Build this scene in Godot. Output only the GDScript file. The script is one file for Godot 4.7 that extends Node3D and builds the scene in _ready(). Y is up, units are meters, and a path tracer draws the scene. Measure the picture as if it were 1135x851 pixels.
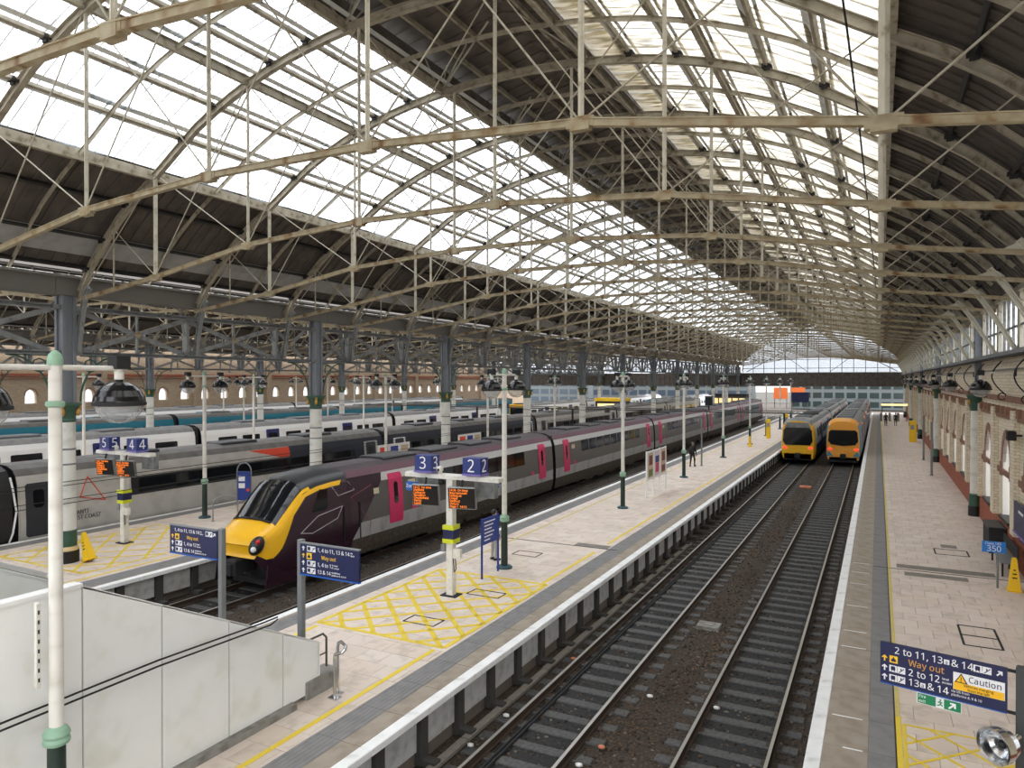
extends Node3D
# A Victorian train shed seen from a raised walkway. X runs across the tracks, -Z along them, y = 0 is the platform surface.

const CX := -9.95         # middle of the near span
const BAY := 4.64         # distance between roof trusses
const Z0 := 0.62          # first truss
const N_TRUSS := 32
const ZEND := 145.0
const RAIL := -0.915
const SPAN := 28.4

var M := {}
var rng := RandomNumberGenerator.new()

class MB:
	var v := PackedVector3Array()
	var n := PackedVector3Array()
	func tri(a: Vector3, b: Vector3, c: Vector3) -> void:
		var k := (b - a).cross(c - a).normalized()
		v.append(a); v.append(c); v.append(b)
		n.append(k); n.append(k); n.append(k)
	func tris(a: Vector3, b: Vector3, c: Vector3, na: Vector3, nb: Vector3, nc: Vector3) -> void:
		v.append(a); v.append(c); v.append(b)
		n.append(na); n.append(nc); n.append(nb)
	func quad(a: Vector3, b: Vector3, c: Vector3, d: Vector3) -> void:
		tri(a, b, c); tri(a, c, d)
	func obox(o: Vector3, x: Vector3, y: Vector3, z: Vector3) -> MB:   # centre and half axes
		var p := [o - x - y - z, o + x - y - z, o + x + y - z, o - x + y - z, o - x - y + z, o + x - y + z, o + x + y + z, o - x + y + z]
		if x.cross(y).dot(z) < 0:
			p = [p[1], p[0], p[3], p[2], p[5], p[4], p[7], p[6]]
		quad(p[4], p[5], p[6], p[7]); quad(p[1], p[0], p[3], p[2])
		quad(p[5], p[1], p[2], p[6]); quad(p[0], p[4], p[7], p[3])
		quad(p[7], p[6], p[2], p[3]); quad(p[0], p[1], p[5], p[4])
		return self
	func box(c: Vector3, s: Vector3) -> MB:
		return obox(c, Vector3(s.x / 2, 0, 0), Vector3(0, s.y / 2, 0), Vector3(0, 0, s.z / 2))
	func span(a: Vector3, b: Vector3) -> MB:        # box from corner to corner
		return box((a + b) / 2, (b - a).abs())
	func cbox(c: Vector3, s: Vector3, k := 0.02) -> MB:   # box with chamfered upright and upper edges
		var hx := s.x / 2; var hz := s.z / 2
		var a := [Vector2(hx - k, -hz), Vector2(hx, -hz + k), Vector2(hx, hz - k), Vector2(hx - k, hz), Vector2(-hx + k, hz), Vector2(-hx, hz - k), Vector2(-hx, -hz + k), Vector2(-hx + k, -hz)]
		var y0 := c.y - s.y / 2; var y1 := c.y + s.y / 2 - k; var y2 := c.y + s.y / 2
		var top := []
		for i in 8:
			var p: Vector2 = a[i]; var q: Vector2 = a[(i + 1) % 8]
			var p2 := Vector2(p.x - signf(p.x) * k, p.y - signf(p.y) * k); var q2 := Vector2(q.x - signf(q.x) * k, q.y - signf(q.y) * k)
			quad(c * Vector3(1, 0, 1) + Vector3(q.x, y0, q.y), c * Vector3(1, 0, 1) + Vector3(p.x, y0, p.y), c * Vector3(1, 0, 1) + Vector3(p.x, y1, p.y), c * Vector3(1, 0, 1) + Vector3(q.x, y1, q.y))
			quad(c * Vector3(1, 0, 1) + Vector3(q.x, y1, q.y), c * Vector3(1, 0, 1) + Vector3(p.x, y1, p.y), c * Vector3(1, 0, 1) + Vector3(p2.x, y2, p2.y), c * Vector3(1, 0, 1) + Vector3(q2.x, y2, q2.y))
			top.append(c * Vector3(1, 0, 1) + Vector3(p2.x, y2, p2.y))
		for i in range(1, 7): tri(top[0], top[i + 1], top[i])
		return self
	func beam(p: Vector3, q: Vector3, w: float, h: float, up := Vector3.UP) -> MB:
		var d := (q - p)
		var z := d.normalized()
		var x := up.cross(z)
		if x.length() < 0.01: x = Vector3.RIGHT.cross(z)
		if x.length() < 0.01: x = Vector3.BACK.cross(z)
		x = x.normalized()
		var y := z.cross(x).normalized()
		return obox((p + q) / 2, x * w / 2, y * h / 2, d / 2)
	func ibeam(p: Vector3, q: Vector3, w: float, h: float, t := 0.02, up := Vector3.UP) -> MB:
		var z := (q - p).normalized()
		var x := up.cross(z).normalized()
		var y := z.cross(x).normalized()
		beam(p + y * (h / 2 - t / 2), q + y * (h / 2 - t / 2), w, t, up)
		beam(p - y * (h / 2 - t / 2), q - y * (h / 2 - t / 2), w, t, up)
		return beam(p, q, t, h - t * 2, up)
	func ring(o: Vector3, x: Vector3, y: Vector3, r: float, seg: int) -> PackedVector3Array:
		var a := PackedVector3Array()
		for i in seg: a.append(o + (x * cos(TAU * i / seg) + y * sin(TAU * i / seg)) * r)
		return a
	func tube(p: Vector3, q: Vector3, r: float, r2 := -1.0, seg := 6, caps := true) -> MB:
		if r2 < 0: r2 = r
		var z := (q - p).normalized()
		var x := (Vector3.UP if absf(z.y) < 0.9 else Vector3.RIGHT).cross(z).normalized()
		var y := z.cross(x)
		var a := ring(p, x, y, r, seg); var b := ring(q, x, y, r2, seg)
		for i in seg:
			var j := (i + 1) % seg
			var ni := x * cos(TAU * i / seg) + y * sin(TAU * i / seg); var nj := x * cos(TAU * j / seg) + y * sin(TAU * j / seg)
			tris(a[i], a[j], b[j], ni, nj, nj); tris(a[i], b[j], b[i], ni, nj, ni)
		if caps:
			for i in range(1, seg - 1):
				tri(a[0], a[i + 1], a[i]); tri(b[0], b[i], b[i + 1])
		return self
	func path(pts: Array, r: float, seg := 6) -> MB:
		for i in pts.size() - 1:
			tube(pts[i], pts[i + 1], r, -1, seg, i == 0 or i == pts.size() - 2)
			if i > 0: ball(pts[i], r, 6, 3)
		return self
	func lathe(prof: Array, seg: int, o := Vector3.ZERO, xf := Basis.IDENTITY) -> MB:   # prof: Vector2(r, y), going up
		for k in prof.size() - 1:
			var a: Vector2 = prof[k]; var b: Vector2 = prof[k + 1]
			var sl := Vector2(b.y - a.y, a.x - b.x).normalized()
			for i in seg:
				var t0 := TAU * i / seg; var t1 := TAU * (i + 1) / seg
				var d0 := Vector3(cos(t0), 0, -sin(t0)); var d1 := Vector3(cos(t1), 0, -sin(t1))
				var n0 := xf * (d0 * sl.x + Vector3.UP * sl.y); var n1 := xf * (d1 * sl.x + Vector3.UP * sl.y)
				var p0 := o + xf * (d0 * a.x + Vector3.UP * a.y); var p1 := o + xf * (d1 * a.x + Vector3.UP * a.y)
				var q0 := o + xf * (d0 * b.x + Vector3.UP * b.y); var q1 := o + xf * (d1 * b.x + Vector3.UP * b.y)
				if a.x > 0.0001: tris(p0, p1, q1, n0, n1, n1)
				if b.x > 0.0001: tris(p0, q1, q0, n0, n1, n0)
		return self
	func ball(o: Vector3, r: float, seg := 10, rows := 6, sq := Vector3.ONE) -> MB:
		for k in rows:
			var a := PI * k / rows - PI / 2; var b := PI * (k + 1) / rows - PI / 2
			for i in seg:
				var t0 := TAU * i / seg; var t1 := TAU * (i + 1) / seg
				var d := [Vector3(cos(a) * cos(t0), sin(a), -cos(a) * sin(t0)), Vector3(cos(a) * cos(t1), sin(a), -cos(a) * sin(t1)), Vector3(cos(b) * cos(t1), sin(b), -cos(b) * sin(t1)), Vector3(cos(b) * cos(t0), sin(b), -cos(b) * sin(t0))]
				if k > 0: tris(o + d[0] * r * sq, o + d[1] * r * sq, o + d[2] * r * sq, d[0], d[1], d[2])
				if k < rows - 1: tris(o + d[0] * r * sq, o + d[2] * r * sq, o + d[3] * r * sq, d[0], d[2], d[3])
		return self
	func prism(poly: PackedVector2Array, z0: float, z1: float, xf := Transform3D.IDENTITY) -> MB:   # polygon in xy, counter-clockwise, pushed from z0 to z1
		if Geometry2D.is_polygon_clockwise(poly): poly.reverse()
		var lo := minf(z0, z1); var hi := maxf(z0, z1)
		var t := Geometry2D.triangulate_polygon(poly)
		for i in range(0, t.size(), 3):
			var a := poly[t[i]]; var b := poly[t[i + 1]]; var c := poly[t[i + 2]]
			if (b - a).cross(c - a) < 0:
				var s := b; b = c; c = s
			tri(xf * Vector3(a.x, a.y, hi), xf * Vector3(b.x, b.y, hi), xf * Vector3(c.x, c.y, hi))
			tri(xf * Vector3(a.x, a.y, lo), xf * Vector3(c.x, c.y, lo), xf * Vector3(b.x, b.y, lo))
		for i in poly.size():
			var a := poly[i]; var b := poly[(i + 1) % poly.size()]
			quad(xf * Vector3(a.x, a.y, lo), xf * Vector3(b.x, b.y, lo), xf * Vector3(b.x, b.y, hi), xf * Vector3(a.x, a.y, hi))
		return self
	func strip(pts: Array, w: float, h: float, off := 0.0) -> MB:   # bar bent in the local xy plane, w wide along z, h thick, shifted off along its normal
		var a := []; var b := []
		for i in pts.size():
			var p: Vector2 = pts[maxi(i - 1, 0)]; var q: Vector2 = pts[mini(i + 1, pts.size() - 1)]
			var t := (q - p).normalized()
			var m := Vector2(-t.y, t.x)
			a.append(pts[i] + m * (off + h / 2)); b.append(pts[i] + m * (off - h / 2))
		for i in pts.size() - 1:
			var A := [a[i], a[i + 1], b[i], b[i + 1]]
			var f := func(p: Vector2, z: float) -> Vector3: return Vector3(p.x, p.y, z)
			var k := w / 2
			quad(f.call(A[0], k), f.call(A[1], k), f.call(A[1], -k), f.call(A[0], -k))
			quad(f.call(A[3], k), f.call(A[2], k), f.call(A[2], -k), f.call(A[3], -k))
			quad(f.call(A[2], k), f.call(A[3], k), f.call(A[1], k), f.call(A[0], k))
			quad(f.call(A[3], -k), f.call(A[2], -k), f.call(A[0], -k), f.call(A[1], -k))
		var l := pts.size() - 1
		quad(Vector3(a[0].x, a[0].y, w / 2), Vector3(a[0].x, a[0].y, -w / 2), Vector3(b[0].x, b[0].y, -w / 2), Vector3(b[0].x, b[0].y, w / 2))
		quad(Vector3(a[l].x, a[l].y, -w / 2), Vector3(a[l].x, a[l].y, w / 2), Vector3(b[l].x, b[l].y, w / 2), Vector3(b[l].x, b[l].y, -w / 2))
		return self
	func mesh() -> ArrayMesh:
		var m := ArrayMesh.new()
		if v.is_empty(): return m
		var a := []
		a.resize(Mesh.ARRAY_MAX)
		a[Mesh.ARRAY_VERTEX] = v
		a[Mesh.ARRAY_NORMAL] = n
		m.add_surface_from_arrays(Mesh.PRIMITIVE_TRIANGLES, a)
		return m

# ---------------------------------------------------------------- nodes
var used := {}

func numbered(called: String) -> String:
	used[called] = used.get(called, 0) + 1
	return called if used[called] == 1 else "%s_%03d" % [called, used[called] - 1]

func tag(o: Node, label: String, category: String, group := "") -> void:
	o.set_meta("label", label); o.set_meta("category", category)
	if group: o.set_meta("group", group)

func thing(called: String, label: String, category: String, at := Vector3.ZERO, turn := 0.0, group := "") -> Node3D:
	var o := Node3D.new()
	o.name = numbered(called)
	add_child(o)
	o.position = at; o.rotation.y = turn
	tag(o, label, category, group)
	return o

func structure(called: String, at := Vector3.ZERO) -> Node3D:
	var o := Node3D.new()
	o.name = numbered(called)
	add_child(o)
	o.position = at
	o.set_meta("kind", "structure")
	return o

func put(parent: Node, called: String, what, m: Material, at := Vector3.ZERO, basis := Basis.IDENTITY) -> MeshInstance3D:
	var o := MeshInstance3D.new()
	o.name = called
	o.mesh = what.mesh() if what is MB else what
	o.material_override = m
	parent.add_child(o, true)
	o.transform = Transform3D(basis, at)
	return o

func stuff(o: Node) -> Node:
	o.set_meta("kind", "stuff")
	return o

func copy_of(o: Node3D, at: Vector3, turn: float, label: String) -> Node3D:
	var c: Node3D = o.duplicate()
	c.name = numbered(String(o.name).rstrip("0123456789").rstrip("_"))
	add_child(c)
	c.position = at; c.rotation.y = turn
	c.set_meta("label", label)
	return c

const ORD := ["first", "second", "third", "fourth", "fifth", "sixth", "seventh", "eighth", "ninth", "tenth", "eleventh", "twelfth", "thirteenth", "fourteenth", "fifteenth", "sixteenth", "seventeenth", "eighteenth", "nineteenth", "twentieth"]
func nth(i: int) -> String:
	if i < 20: return ORD[i]
	if i == 29: return "thirtieth"
	return ("twenty-" if i < 29 else "thirty-") + ORD[(i - 20) % 10]

func W(x: float, y: float, z: float) -> Vector3:      # z counts away from the viewer along the tracks
	return Vector3(x, y, -z)

# ---------------------------------------------------------------- materials
func flat(c: Color, rough := 0.7, metal := 0.0, spec := 0.5) -> StandardMaterial3D:
	var m := StandardMaterial3D.new()
	m.albedo_color = c; m.roughness = rough; m.metallic = metal; m.metallic_specular = spec
	return m

func rgb(r: int, g: int, b: int) -> Color:
	return Color8(r, g, b)

func noise_tex(sd: int, freq: float, cols: Array, stops: Array, size := 256, kind := FastNoiseLite.TYPE_SIMPLEX_SMOOTH, oct := 4) -> NoiseTexture2D:
	var f := FastNoiseLite.new()
	f.seed = sd; f.noise_type = kind; f.frequency = freq; f.fractal_octaves = oct
	var t := NoiseTexture2D.new()
	t.width = size; t.height = size; t.seamless = true; t.normalize = true
	t.noise = f
	var g := Gradient.new()
	g.offsets = PackedFloat32Array(stops); g.colors = PackedColorArray(cols)
	t.color_ramp = g
	return t

func grained(tex: Texture2D, scale: float, rough := 0.8, metal := 0.0, tint := Color.WHITE) -> StandardMaterial3D:
	var m := flat(tint, rough, metal)
	m.albedo_texture = tex
	m.uv1_triplanar = true; m.uv1_world_triplanar = true
	m.uv1_scale = Vector3.ONE * scale
	return m

func relief(m: StandardMaterial3D, tex: Texture2D, cm: float) -> StandardMaterial3D:
	m.heightmap_enabled = true; m.heightmap_texture = tex; m.heightmap_scale = cm
	return m

func glow(c: Color, e: float) -> StandardMaterial3D:
	var m := flat(c, 0.5)
	m.emission_enabled = true; m.emission = c; m.emission_energy_multiplier = e
	return m

func brick_tex(a: Color, b: Color, joint: Color, sd: int) -> ImageTexture:
	# 8 courses of 4 bricks; drawn 1.8 m wide and 1.2 m high
	var im := Image.create(256, 256, false, Image.FORMAT_RGB8)
	im.fill(joint)
	var r := RandomNumberGenerator.new(); r.seed = sd
	for j in 16:
		for i in 9:
			var x := i * 32 - (16 if j % 2 else 0)
			im.fill_rect(Rect2i(x + 1, j * 16 + 1, 30, 14), a.lerp(b, r.randf()))
	return ImageTexture.create_from_image(im)

func make_materials() -> void:
	var paint := [rgb(88, 56, 30), rgb(124, 98, 62), rgb(148, 133, 104), rgb(162, 151, 124), rgb(136, 121, 94)]
	var tp := noise_tex(3, 0.012, paint, [0.0, 0.2, 0.36, 0.62, 1.0])
	M.rust_paint = grained(tp, 0.45, 0.6)                                     # ties: cream paint with rust
	M.cream = grained(noise_tex(4, 0.02, [rgb(128, 112, 86), rgb(186, 180, 163), rgb(198, 193, 178)], [0.0, 0.3, 1.0]), 0.6, 0.55)
	M.rib = grained(noise_tex(5, 0.02, [rgb(96, 82, 60), rgb(150, 142, 124), rgb(170, 163, 146)], [0.0, 0.35, 1.0]), 0.5, 0.6)
	M.rod = grained(noise_tex(6, 0.03, [rgb(96, 80, 58), rgb(158, 150, 132), rgb(176, 170, 154)], [0.0, 0.3, 1.0]), 0.8, 0.6)
	M.steel_grey = grained(noise_tex(7, 0.02, [rgb(92, 92, 90), rgb(124, 126, 126), rgb(138, 140, 140)], [0.0, 0.4, 1.0]), 0.5, 0.55)
	M.clamp = flat(rgb(34, 33, 32), 0.6)
	M.roof_dark = grained(noise_tex(8, 0.02, [rgb(60, 53, 47), rgb(80, 73, 67), rgb(90, 84, 77)], [0.0, 0.5, 1.0]), 0.25, 0.75)
	M.lantern = grained(noise_tex(9, 0.02, [rgb(76, 69, 62), rgb(98, 91, 84), rgb(110, 103, 96)], [0.0, 0.5, 1.0]), 0.25, 0.75)
	# glazing: translucent sheet, streaked with dirt
	var g1 := grained(noise_tex(11, 0.02, [Color8(40, 44, 46, 250), Color8(110, 118, 124, 215), Color8(188, 198, 206, 120), Color8(216, 226, 236, 80), Color8(226, 236, 244, 60)], [0.0, 0.28, 0.4, 0.6, 1.0], 512), 0.35, 0.5)
	g1.uv1_scale = Vector3(0.11, 0.11, 0.75)
	g1.albedo_color = Color(1, 1, 1, 0.97)
	var g2 := grained(noise_tex(12, 0.015, [Color8(64, 58, 42, 255), Color8(128, 116, 88, 235), Color8(172, 160, 134, 190), Color8(206, 199, 182, 120)], [0.0, 0.32, 0.52, 1.0], 512), 0.3, 0.5)
	g2.uv1_scale = Vector3(0.12, 0.12, 0.6)
	g2.albedo_color = Color(1, 1, 1, 0.98)
	for g in [g1, g2]:
		g.transparency = BaseMaterial3D.TRANSPARENCY_ALPHA
		g.backlight_enabled = true; g.backlight = Color(0.97, 0.97, 0.97)
	M.glaze_clean = g1; M.glaze_dirty = g2
	var fr := flat(Color(0.95, 0.96, 0.97, 0.3), 0.6)
	fr.transparency = BaseMaterial3D.TRANSPARENCY_ALPHA
	fr.backlight_enabled = true; fr.backlight = Color(0.97, 0.97, 0.97)
	M.frosted = fr
	var clear := flat(Color(0.86, 0.92, 0.96, 0.1), 0.08)
	clear.transparency = BaseMaterial3D.TRANSPARENCY_ALPHA
	M.clear_pane = clear
	var pane := flat(Color(0.62, 0.68, 0.74, 0.4), 0.2)
	pane.transparency = BaseMaterial3D.TRANSPARENCY_ALPHA
	M.pane = pane
	M.mullion = flat(rgb(70, 72, 74), 0.6)
	# ground
	var tb := noise_tex(21, 0.06, [rgb(34, 28, 23), rgb(54, 45, 37), rgb(70, 59, 48), rgb(92, 81, 68)], [0.0, 0.35, 0.6, 1.0], 512, FastNoiseLite.TYPE_CELLULAR, 3)
	M.ballast = grained(tb, 0.5, 0.95)
	M.stone = flat(rgb(255, 255, 255), 0.95); M.stone.vertex_color_use_as_albedo = true
	M.fill = grained(noise_tex(22, 0.05, [rgb(26, 26, 27), rgb(38, 38, 39), rgb(48, 47, 46)], [0.0, 0.5, 1.0]), 0.7, 0.85)
	M.sleeper = grained(noise_tex(23, 0.04, [rgb(58, 58, 58), rgb(78, 78, 78), rgb(92, 91, 89)], [0.0, 0.5, 1.0]), 0.9, 0.7)
	M.rail_top = flat(rgb(176, 172, 164), 0.35, 0.7)
	M.rail_side = flat(rgb(62, 48, 38), 0.8)
	for k in 4:
		var c: Color = [rgb(216, 201, 187), rgb(220, 207, 195), rgb(211, 197, 184), rgb(217, 202, 191)][k]
		M["slab%d" % k] = grained(noise_tex(30 + k, 0.02, [c.darkened(0.1), c, c.lightened(0.05)], [0.0, 0.4, 1.0], 128), 0.6, 0.75)
	M.joint = flat(rgb(112, 102, 92), 0.9)
	M.patch = grained(noise_tex(35, 0.03, [rgb(118, 112, 104), rgb(138, 132, 124)], [0.0, 1.0], 128), 0.7, 0.8)
	M.edge_stone = grained(noise_tex(36, 0.02, [rgb(142, 130, 116), rgb(156, 145, 131), rgb(164, 153, 141)], [0.0, 0.5, 1.0], 128), 0.7, 0.8)
	M.tactile = grained(noise_tex(37, 0.03, [rgb(122, 121, 121), rgb(132, 131, 131), rgb(138, 137, 137)], [0.0, 0.5, 1.0], 128), 0.7, 0.8)
	M.white_edge = grained(noise_tex(38, 0.02, [rgb(206, 206, 204), rgb(234, 235, 235), rgb(242, 243, 243)], [0.0, 0.3, 1.0], 128), 0.6, 0.7)
	M.yellow_line = grained(noise_tex(39, 0.05, [rgb(206, 190, 120), rgb(230, 202, 62), rgb(236, 206, 58)], [0.0, 0.3, 1.0], 128), 1.0, 0.7)
	M.face = grained(noise_tex(47, 0.02, [rgb(150, 150, 147), rgb(182, 182, 180), rgb(192, 192, 190)], [0.0, 0.5, 1.0]), 0.5, 0.8)
	M.faded_line = grained(noise_tex(48, 0.06, [rgb(186, 176, 140), rgb(206, 190, 112), rgb(214, 194, 96)], [0.0, 0.4, 1.0], 128), 0.8, 0.75)
	M.flashing = flat(rgb(216, 218, 216), 0.5)
	M.concrete = grained(noise_tex(40, 0.02, [rgb(100, 98, 93), rgb(136, 134, 128), rgb(150, 148, 142)], [0.0, 0.5, 1.0]), 0.5, 0.85)
	M.dark_concrete = flat(rgb(64, 62, 59), 0.9)
	M.brick = grained(brick_tex(rgb(214, 200, 174), rgb(230, 218, 196), rgb(176, 162, 138), 5), 0.55, 0.85)
	M.red_brick = grained(brick_tex(rgb(146, 78, 56), rgb(172, 98, 72), rgb(110, 72, 56), 6), 0.55, 0.85)
	M.brown_stone = grained(noise_tex(42, 0.03, [rgb(124, 88, 70), rgb(150, 112, 92)], [0.0, 1.0], 128), 0.6, 0.85)
	M.white_tile = flat(rgb(226, 222, 214), 0.4)
	M.white = flat(rgb(232, 232, 230), 0.55)
	M.post_white = grained(noise_tex(43, 0.03, [rgb(206, 202, 192), rgb(226, 223, 215)], [0.0, 0.6], 128), 0.9, 0.5)
	M.col_white = grained(noise_tex(44, 0.02, [rgb(196, 194, 184), rgb(220, 219, 211), rgb(226, 225, 219)], [0.0, 0.4, 1.0], 128), 0.5, 0.6)
	M.col_grey = flat(rgb(118, 122, 128), 0.55)
	M.green = flat(rgb(52, 86, 70), 0.5)
	M.pale_green = flat(rgb(142, 178, 152), 0.5)
	M.dark_green = flat(rgb(30, 48, 40), 0.5)
	M.teal_base = flat(rgb(36, 74, 82), 0.5)
	M.black = flat(rgb(22, 22, 24), 0.5)
	M.soft_black = flat(rgb(34, 34, 36), 0.8)
	M.gold = flat(rgb(198, 150, 66), 0.5)
	M.cream_ring = flat(rgb(222, 196, 150), 0.6)
	M.sign_blue = flat(rgb(24, 30, 74), 0.45)
	M.cube_blue = flat(rgb(36, 52, 118), 0.45)
	M.bright_blue = flat(rgb(30, 92, 178), 0.5)
	M.totem_blue = flat(rgb(30, 58, 142), 0.45)
	M.sign_white = flat(rgb(240, 240, 240), 0.6)
	M.sign_yellow = flat(rgb(250, 200, 40), 0.6)
	M.sign_green = flat(rgb(20, 130, 84), 0.5)
	M.caution = flat(rgb(248, 190, 24), 0.6)
	M.cone = flat(rgb(244, 198, 20), 0.5)
	M.chrome = flat(rgb(206, 208, 210), 0.16, 1.0)
	M.steel = flat(rgb(150, 152, 152), 0.35, 0.8)
	M.post_grey = flat(rgb(128, 131, 132), 0.5, 0.2)
	M.panel = grained(noise_tex(46, 0.012, [rgb(222, 222, 212), rgb(234, 235, 231), rgb(238, 239, 237)], [0.0, 0.4, 1.0]), 0.3, 0.35)
	M.amber = glow(rgb(255, 132, 40), 1.1)
	M.screen = flat(rgb(16, 16, 18), 0.3)
	M.red_lamp = glow(rgb(255, 60, 50), 1.6)
	M.white_lamp = glow(rgb(255, 246, 226), 2.0)
	M.skin = flat(rgb(196, 150, 124), 0.6)
	M.cable = flat(rgb(20, 20, 21), 0.6)
	M.hi_vis = flat(rgb(206, 214, 40), 0.6)
	M.terracotta = flat(rgb(206, 130, 96), 0.8)
	M.gantry = flat(rgb(66, 66, 64), 0.7)
	M.dark_post = flat(rgb(62, 66, 66), 0.5)
	M.soft_steel = flat(rgb(92, 88, 82), 0.4, 0.6)
	M.sign_amber = flat(rgb(214, 156, 60), 0.6)
	M.bright_blue_sign = flat(rgb(20, 120, 206), 0.5)
	M.orange = flat(rgb(206, 100, 40), 0.7)
	M.pale_wall = flat(rgb(92, 97, 97), 0.8)
	M.green_glass = flat(rgb(40, 52, 50), 0.15)
	M.blue_glass = flat(rgb(58, 68, 78), 0.15)
	M.lit_window = glow(rgb(255, 226, 160), 0.9)
	M.lit_sign = glow(rgb(255, 240, 180), 0.9)
	M.cloth = flat(rgb(255, 255, 255), 0.9); M.cloth.vertex_color_use_as_albedo = true
	M.gutter = flat(rgb(110, 107, 102), 0.7)
	M.far_brick = grained(brick_tex(rgb(168, 146, 122), rgb(186, 165, 140), rgb(138, 120, 101), 7), 0.55, 0.85)
	M.eaves_plate = grained(noise_tex(50, 0.02, [rgb(120, 118, 115), rgb(146, 145, 143), rgb(152, 151, 149)], [0.0, 0.5, 1.0], 128), 0.5, 0.7)

func _ready() -> void:
	rng.seed = 20
	# ---- camera, sky, exposure
	var cam := Camera3D.new()
	cam.name = "camera"
	add_child(cam)
	cam.position = Vector3(0, 6.1, 0)
	cam.rotation_degrees = Vector3(-0.364, 27.288, 0)
	cam.fov = 56.8
	cam.near = 0.05; cam.far = 900.0
	cam.current = true
	var env := Environment.new()
	var sky := Sky.new()
	var sm := ProceduralSkyMaterial.new()                 # an even overcast
	sm.sky_top_color = Color(0.975, 0.985, 1.0)
	sm.sky_horizon_color = Color(0.60, 0.612, 0.63)      # CIE overcast: the zenith three times the horizon
	sm.sky_curve = 0.6
	sm.ground_horizon_color = Color(0.55, 0.55, 0.55)
	sm.ground_bottom_color = Color(0.30, 0.29, 0.28)
	sm.sky_energy_multiplier = 1.0
	sky.sky_material = sm
	env.background_mode = Environment.BG_SKY
	env.sky = sky
	env.background_energy_multiplier = 7.0
	env.tonemap_mode = Environment.TONE_MAPPER_LINEAR
	env.tonemap_exposure = 1.0
	env.sdfgi_enabled = true; env.ssao_enabled = true; env.ssil_enabled = true
	var we := WorldEnvironment.new()
	we.name = "surroundings"
	we.environment = env
	add_child(we)
	make_materials()
	# ---- structure
	build_ground()
	build_roofs()
	build_column_lines()
	build_right_wall()
	build_far_walls()
	# ---- things
	build_trains()
	build_island_furniture()
	build_left_furniture()
	build_right_furniture()
	build_stair()
	build_background()
	build_people()

# ---------------------------------------------------------------- ground: platforms, tracks, ballast
func paving(floor_node: Node3D, x0: float, x1: float, za: float, zb: float, limit: int) -> void:
	# slabs 0.6 by 0.6 in stretcher bond, 6 mm joints; the nearest ones single, the rest joined
	var s := 0.6
	var whole := MB.new()
	whole.box(Vector3(0, -0.02, 0), Vector3(s - 0.008, 0.04, s - 0.008))
	var wm := whole.mesh()
	var rest := [MB.new(), MB.new(), MB.new(), MB.new()]
	var rows := int((zb - za) / s)
	var made := 0
	for j in rows:
		var z := za + (j + 0.5) * s
		var x := x0 - (s / 2 if j % 2 else 0.0)
		while x < x1 - 0.05:
			var a := maxf(x, x0); var b := minf(x + s, x1)
			var k := rng.randi() % 4
			if b - a > 0.06:
				var tilt := rng.randf_range(-0.002, 0.001)
				if made < limit:
					var o := put(floor_node, "paving_slab", wm, M["slab%d" % k], W((a + b) / 2, tilt, z))
					o.scale = Vector3((b - a - 0.008) / (s - 0.008), 1, 1)
					made += 1
				else:
					rest[k].box(W((a + b) / 2, -0.02 + tilt, z), Vector3(b - a - 0.008, 0.04, s - 0.008))
			x += s
	for k in 4:
		if rest[k].v.size(): stuff(put(floor_node, "far_paving", rest[k], M["slab%d" % k]))

func platform_edge(f: Node3D, xe: float, side: float, za: float, zb: float, w_white: float, w_stone: float, w_tac: float) -> void:
	# side +1: the platform lies to the right of its edge
	var step := 1.22
	var cop := MB.new().cbox(Vector3(0, -0.06, 0), Vector3(w_white, 0.12, step - 0.008), 0.012).mesh()
	var flag := MB.new().box(Vector3(0, -0.05, 0), Vector3(w_stone - 0.006, 0.1, step - 0.012)).mesh()
	var tac := MB.new()
	tac.box(Vector3(0, -0.03, 0), Vector3(w_tac - 0.004, 0.06, step - 0.006))
	for i in 6: tac.box(Vector3(-w_tac / 2 + w_tac * (i + 0.5) / 6.0, 0.002, 0), Vector3(w_tac / 12.0, 0.006, step - 0.01))
	var tm := tac.mesh()
	var far_c := MB.new(); var far_s := MB.new(); var far_t := MB.new()
	var n := int((zb - za) / step)
	for i in n:
		var z := za + (i + 0.5) * step
		var xc := xe + side * w_white / 2
		var xs := xe + side * (w_white + w_stone / 2)
		var xt := xe + side * (w_white + w_stone + w_tac / 2)
		if i < 60:
			put(f, "coping_stone", cop, M.white_edge, W(xc, 0.004 + rng.randf_range(-0.003, 0.002), z))
			put(f, "edge_flag", flag, M.edge_stone, W(xs, rng.randf_range(-0.004, 0.0), z))
			put(f, "tactile_slab", tm, M.tactile, W(xt, 0, z))
		else:
			far_c.box(W(xc, -0.06, z), Vector3(w_white, 0.12, step - 0.004))
			far_s.box(W(xs, -0.06, z), Vector3(w_stone - 0.006, 0.12, step - 0.004))
			far_t.box(W(xt, -0.06, z), Vector3(w_tac - 0.006, 0.12, step - 0.004))
	stuff(put(f, "far_coping", far_c, M.white_edge)); stuff(put(f, "far_edge_flags", far_s, M.edge_stone)); stuff(put(f, "far_tactile", far_t, M.tactile))

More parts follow.
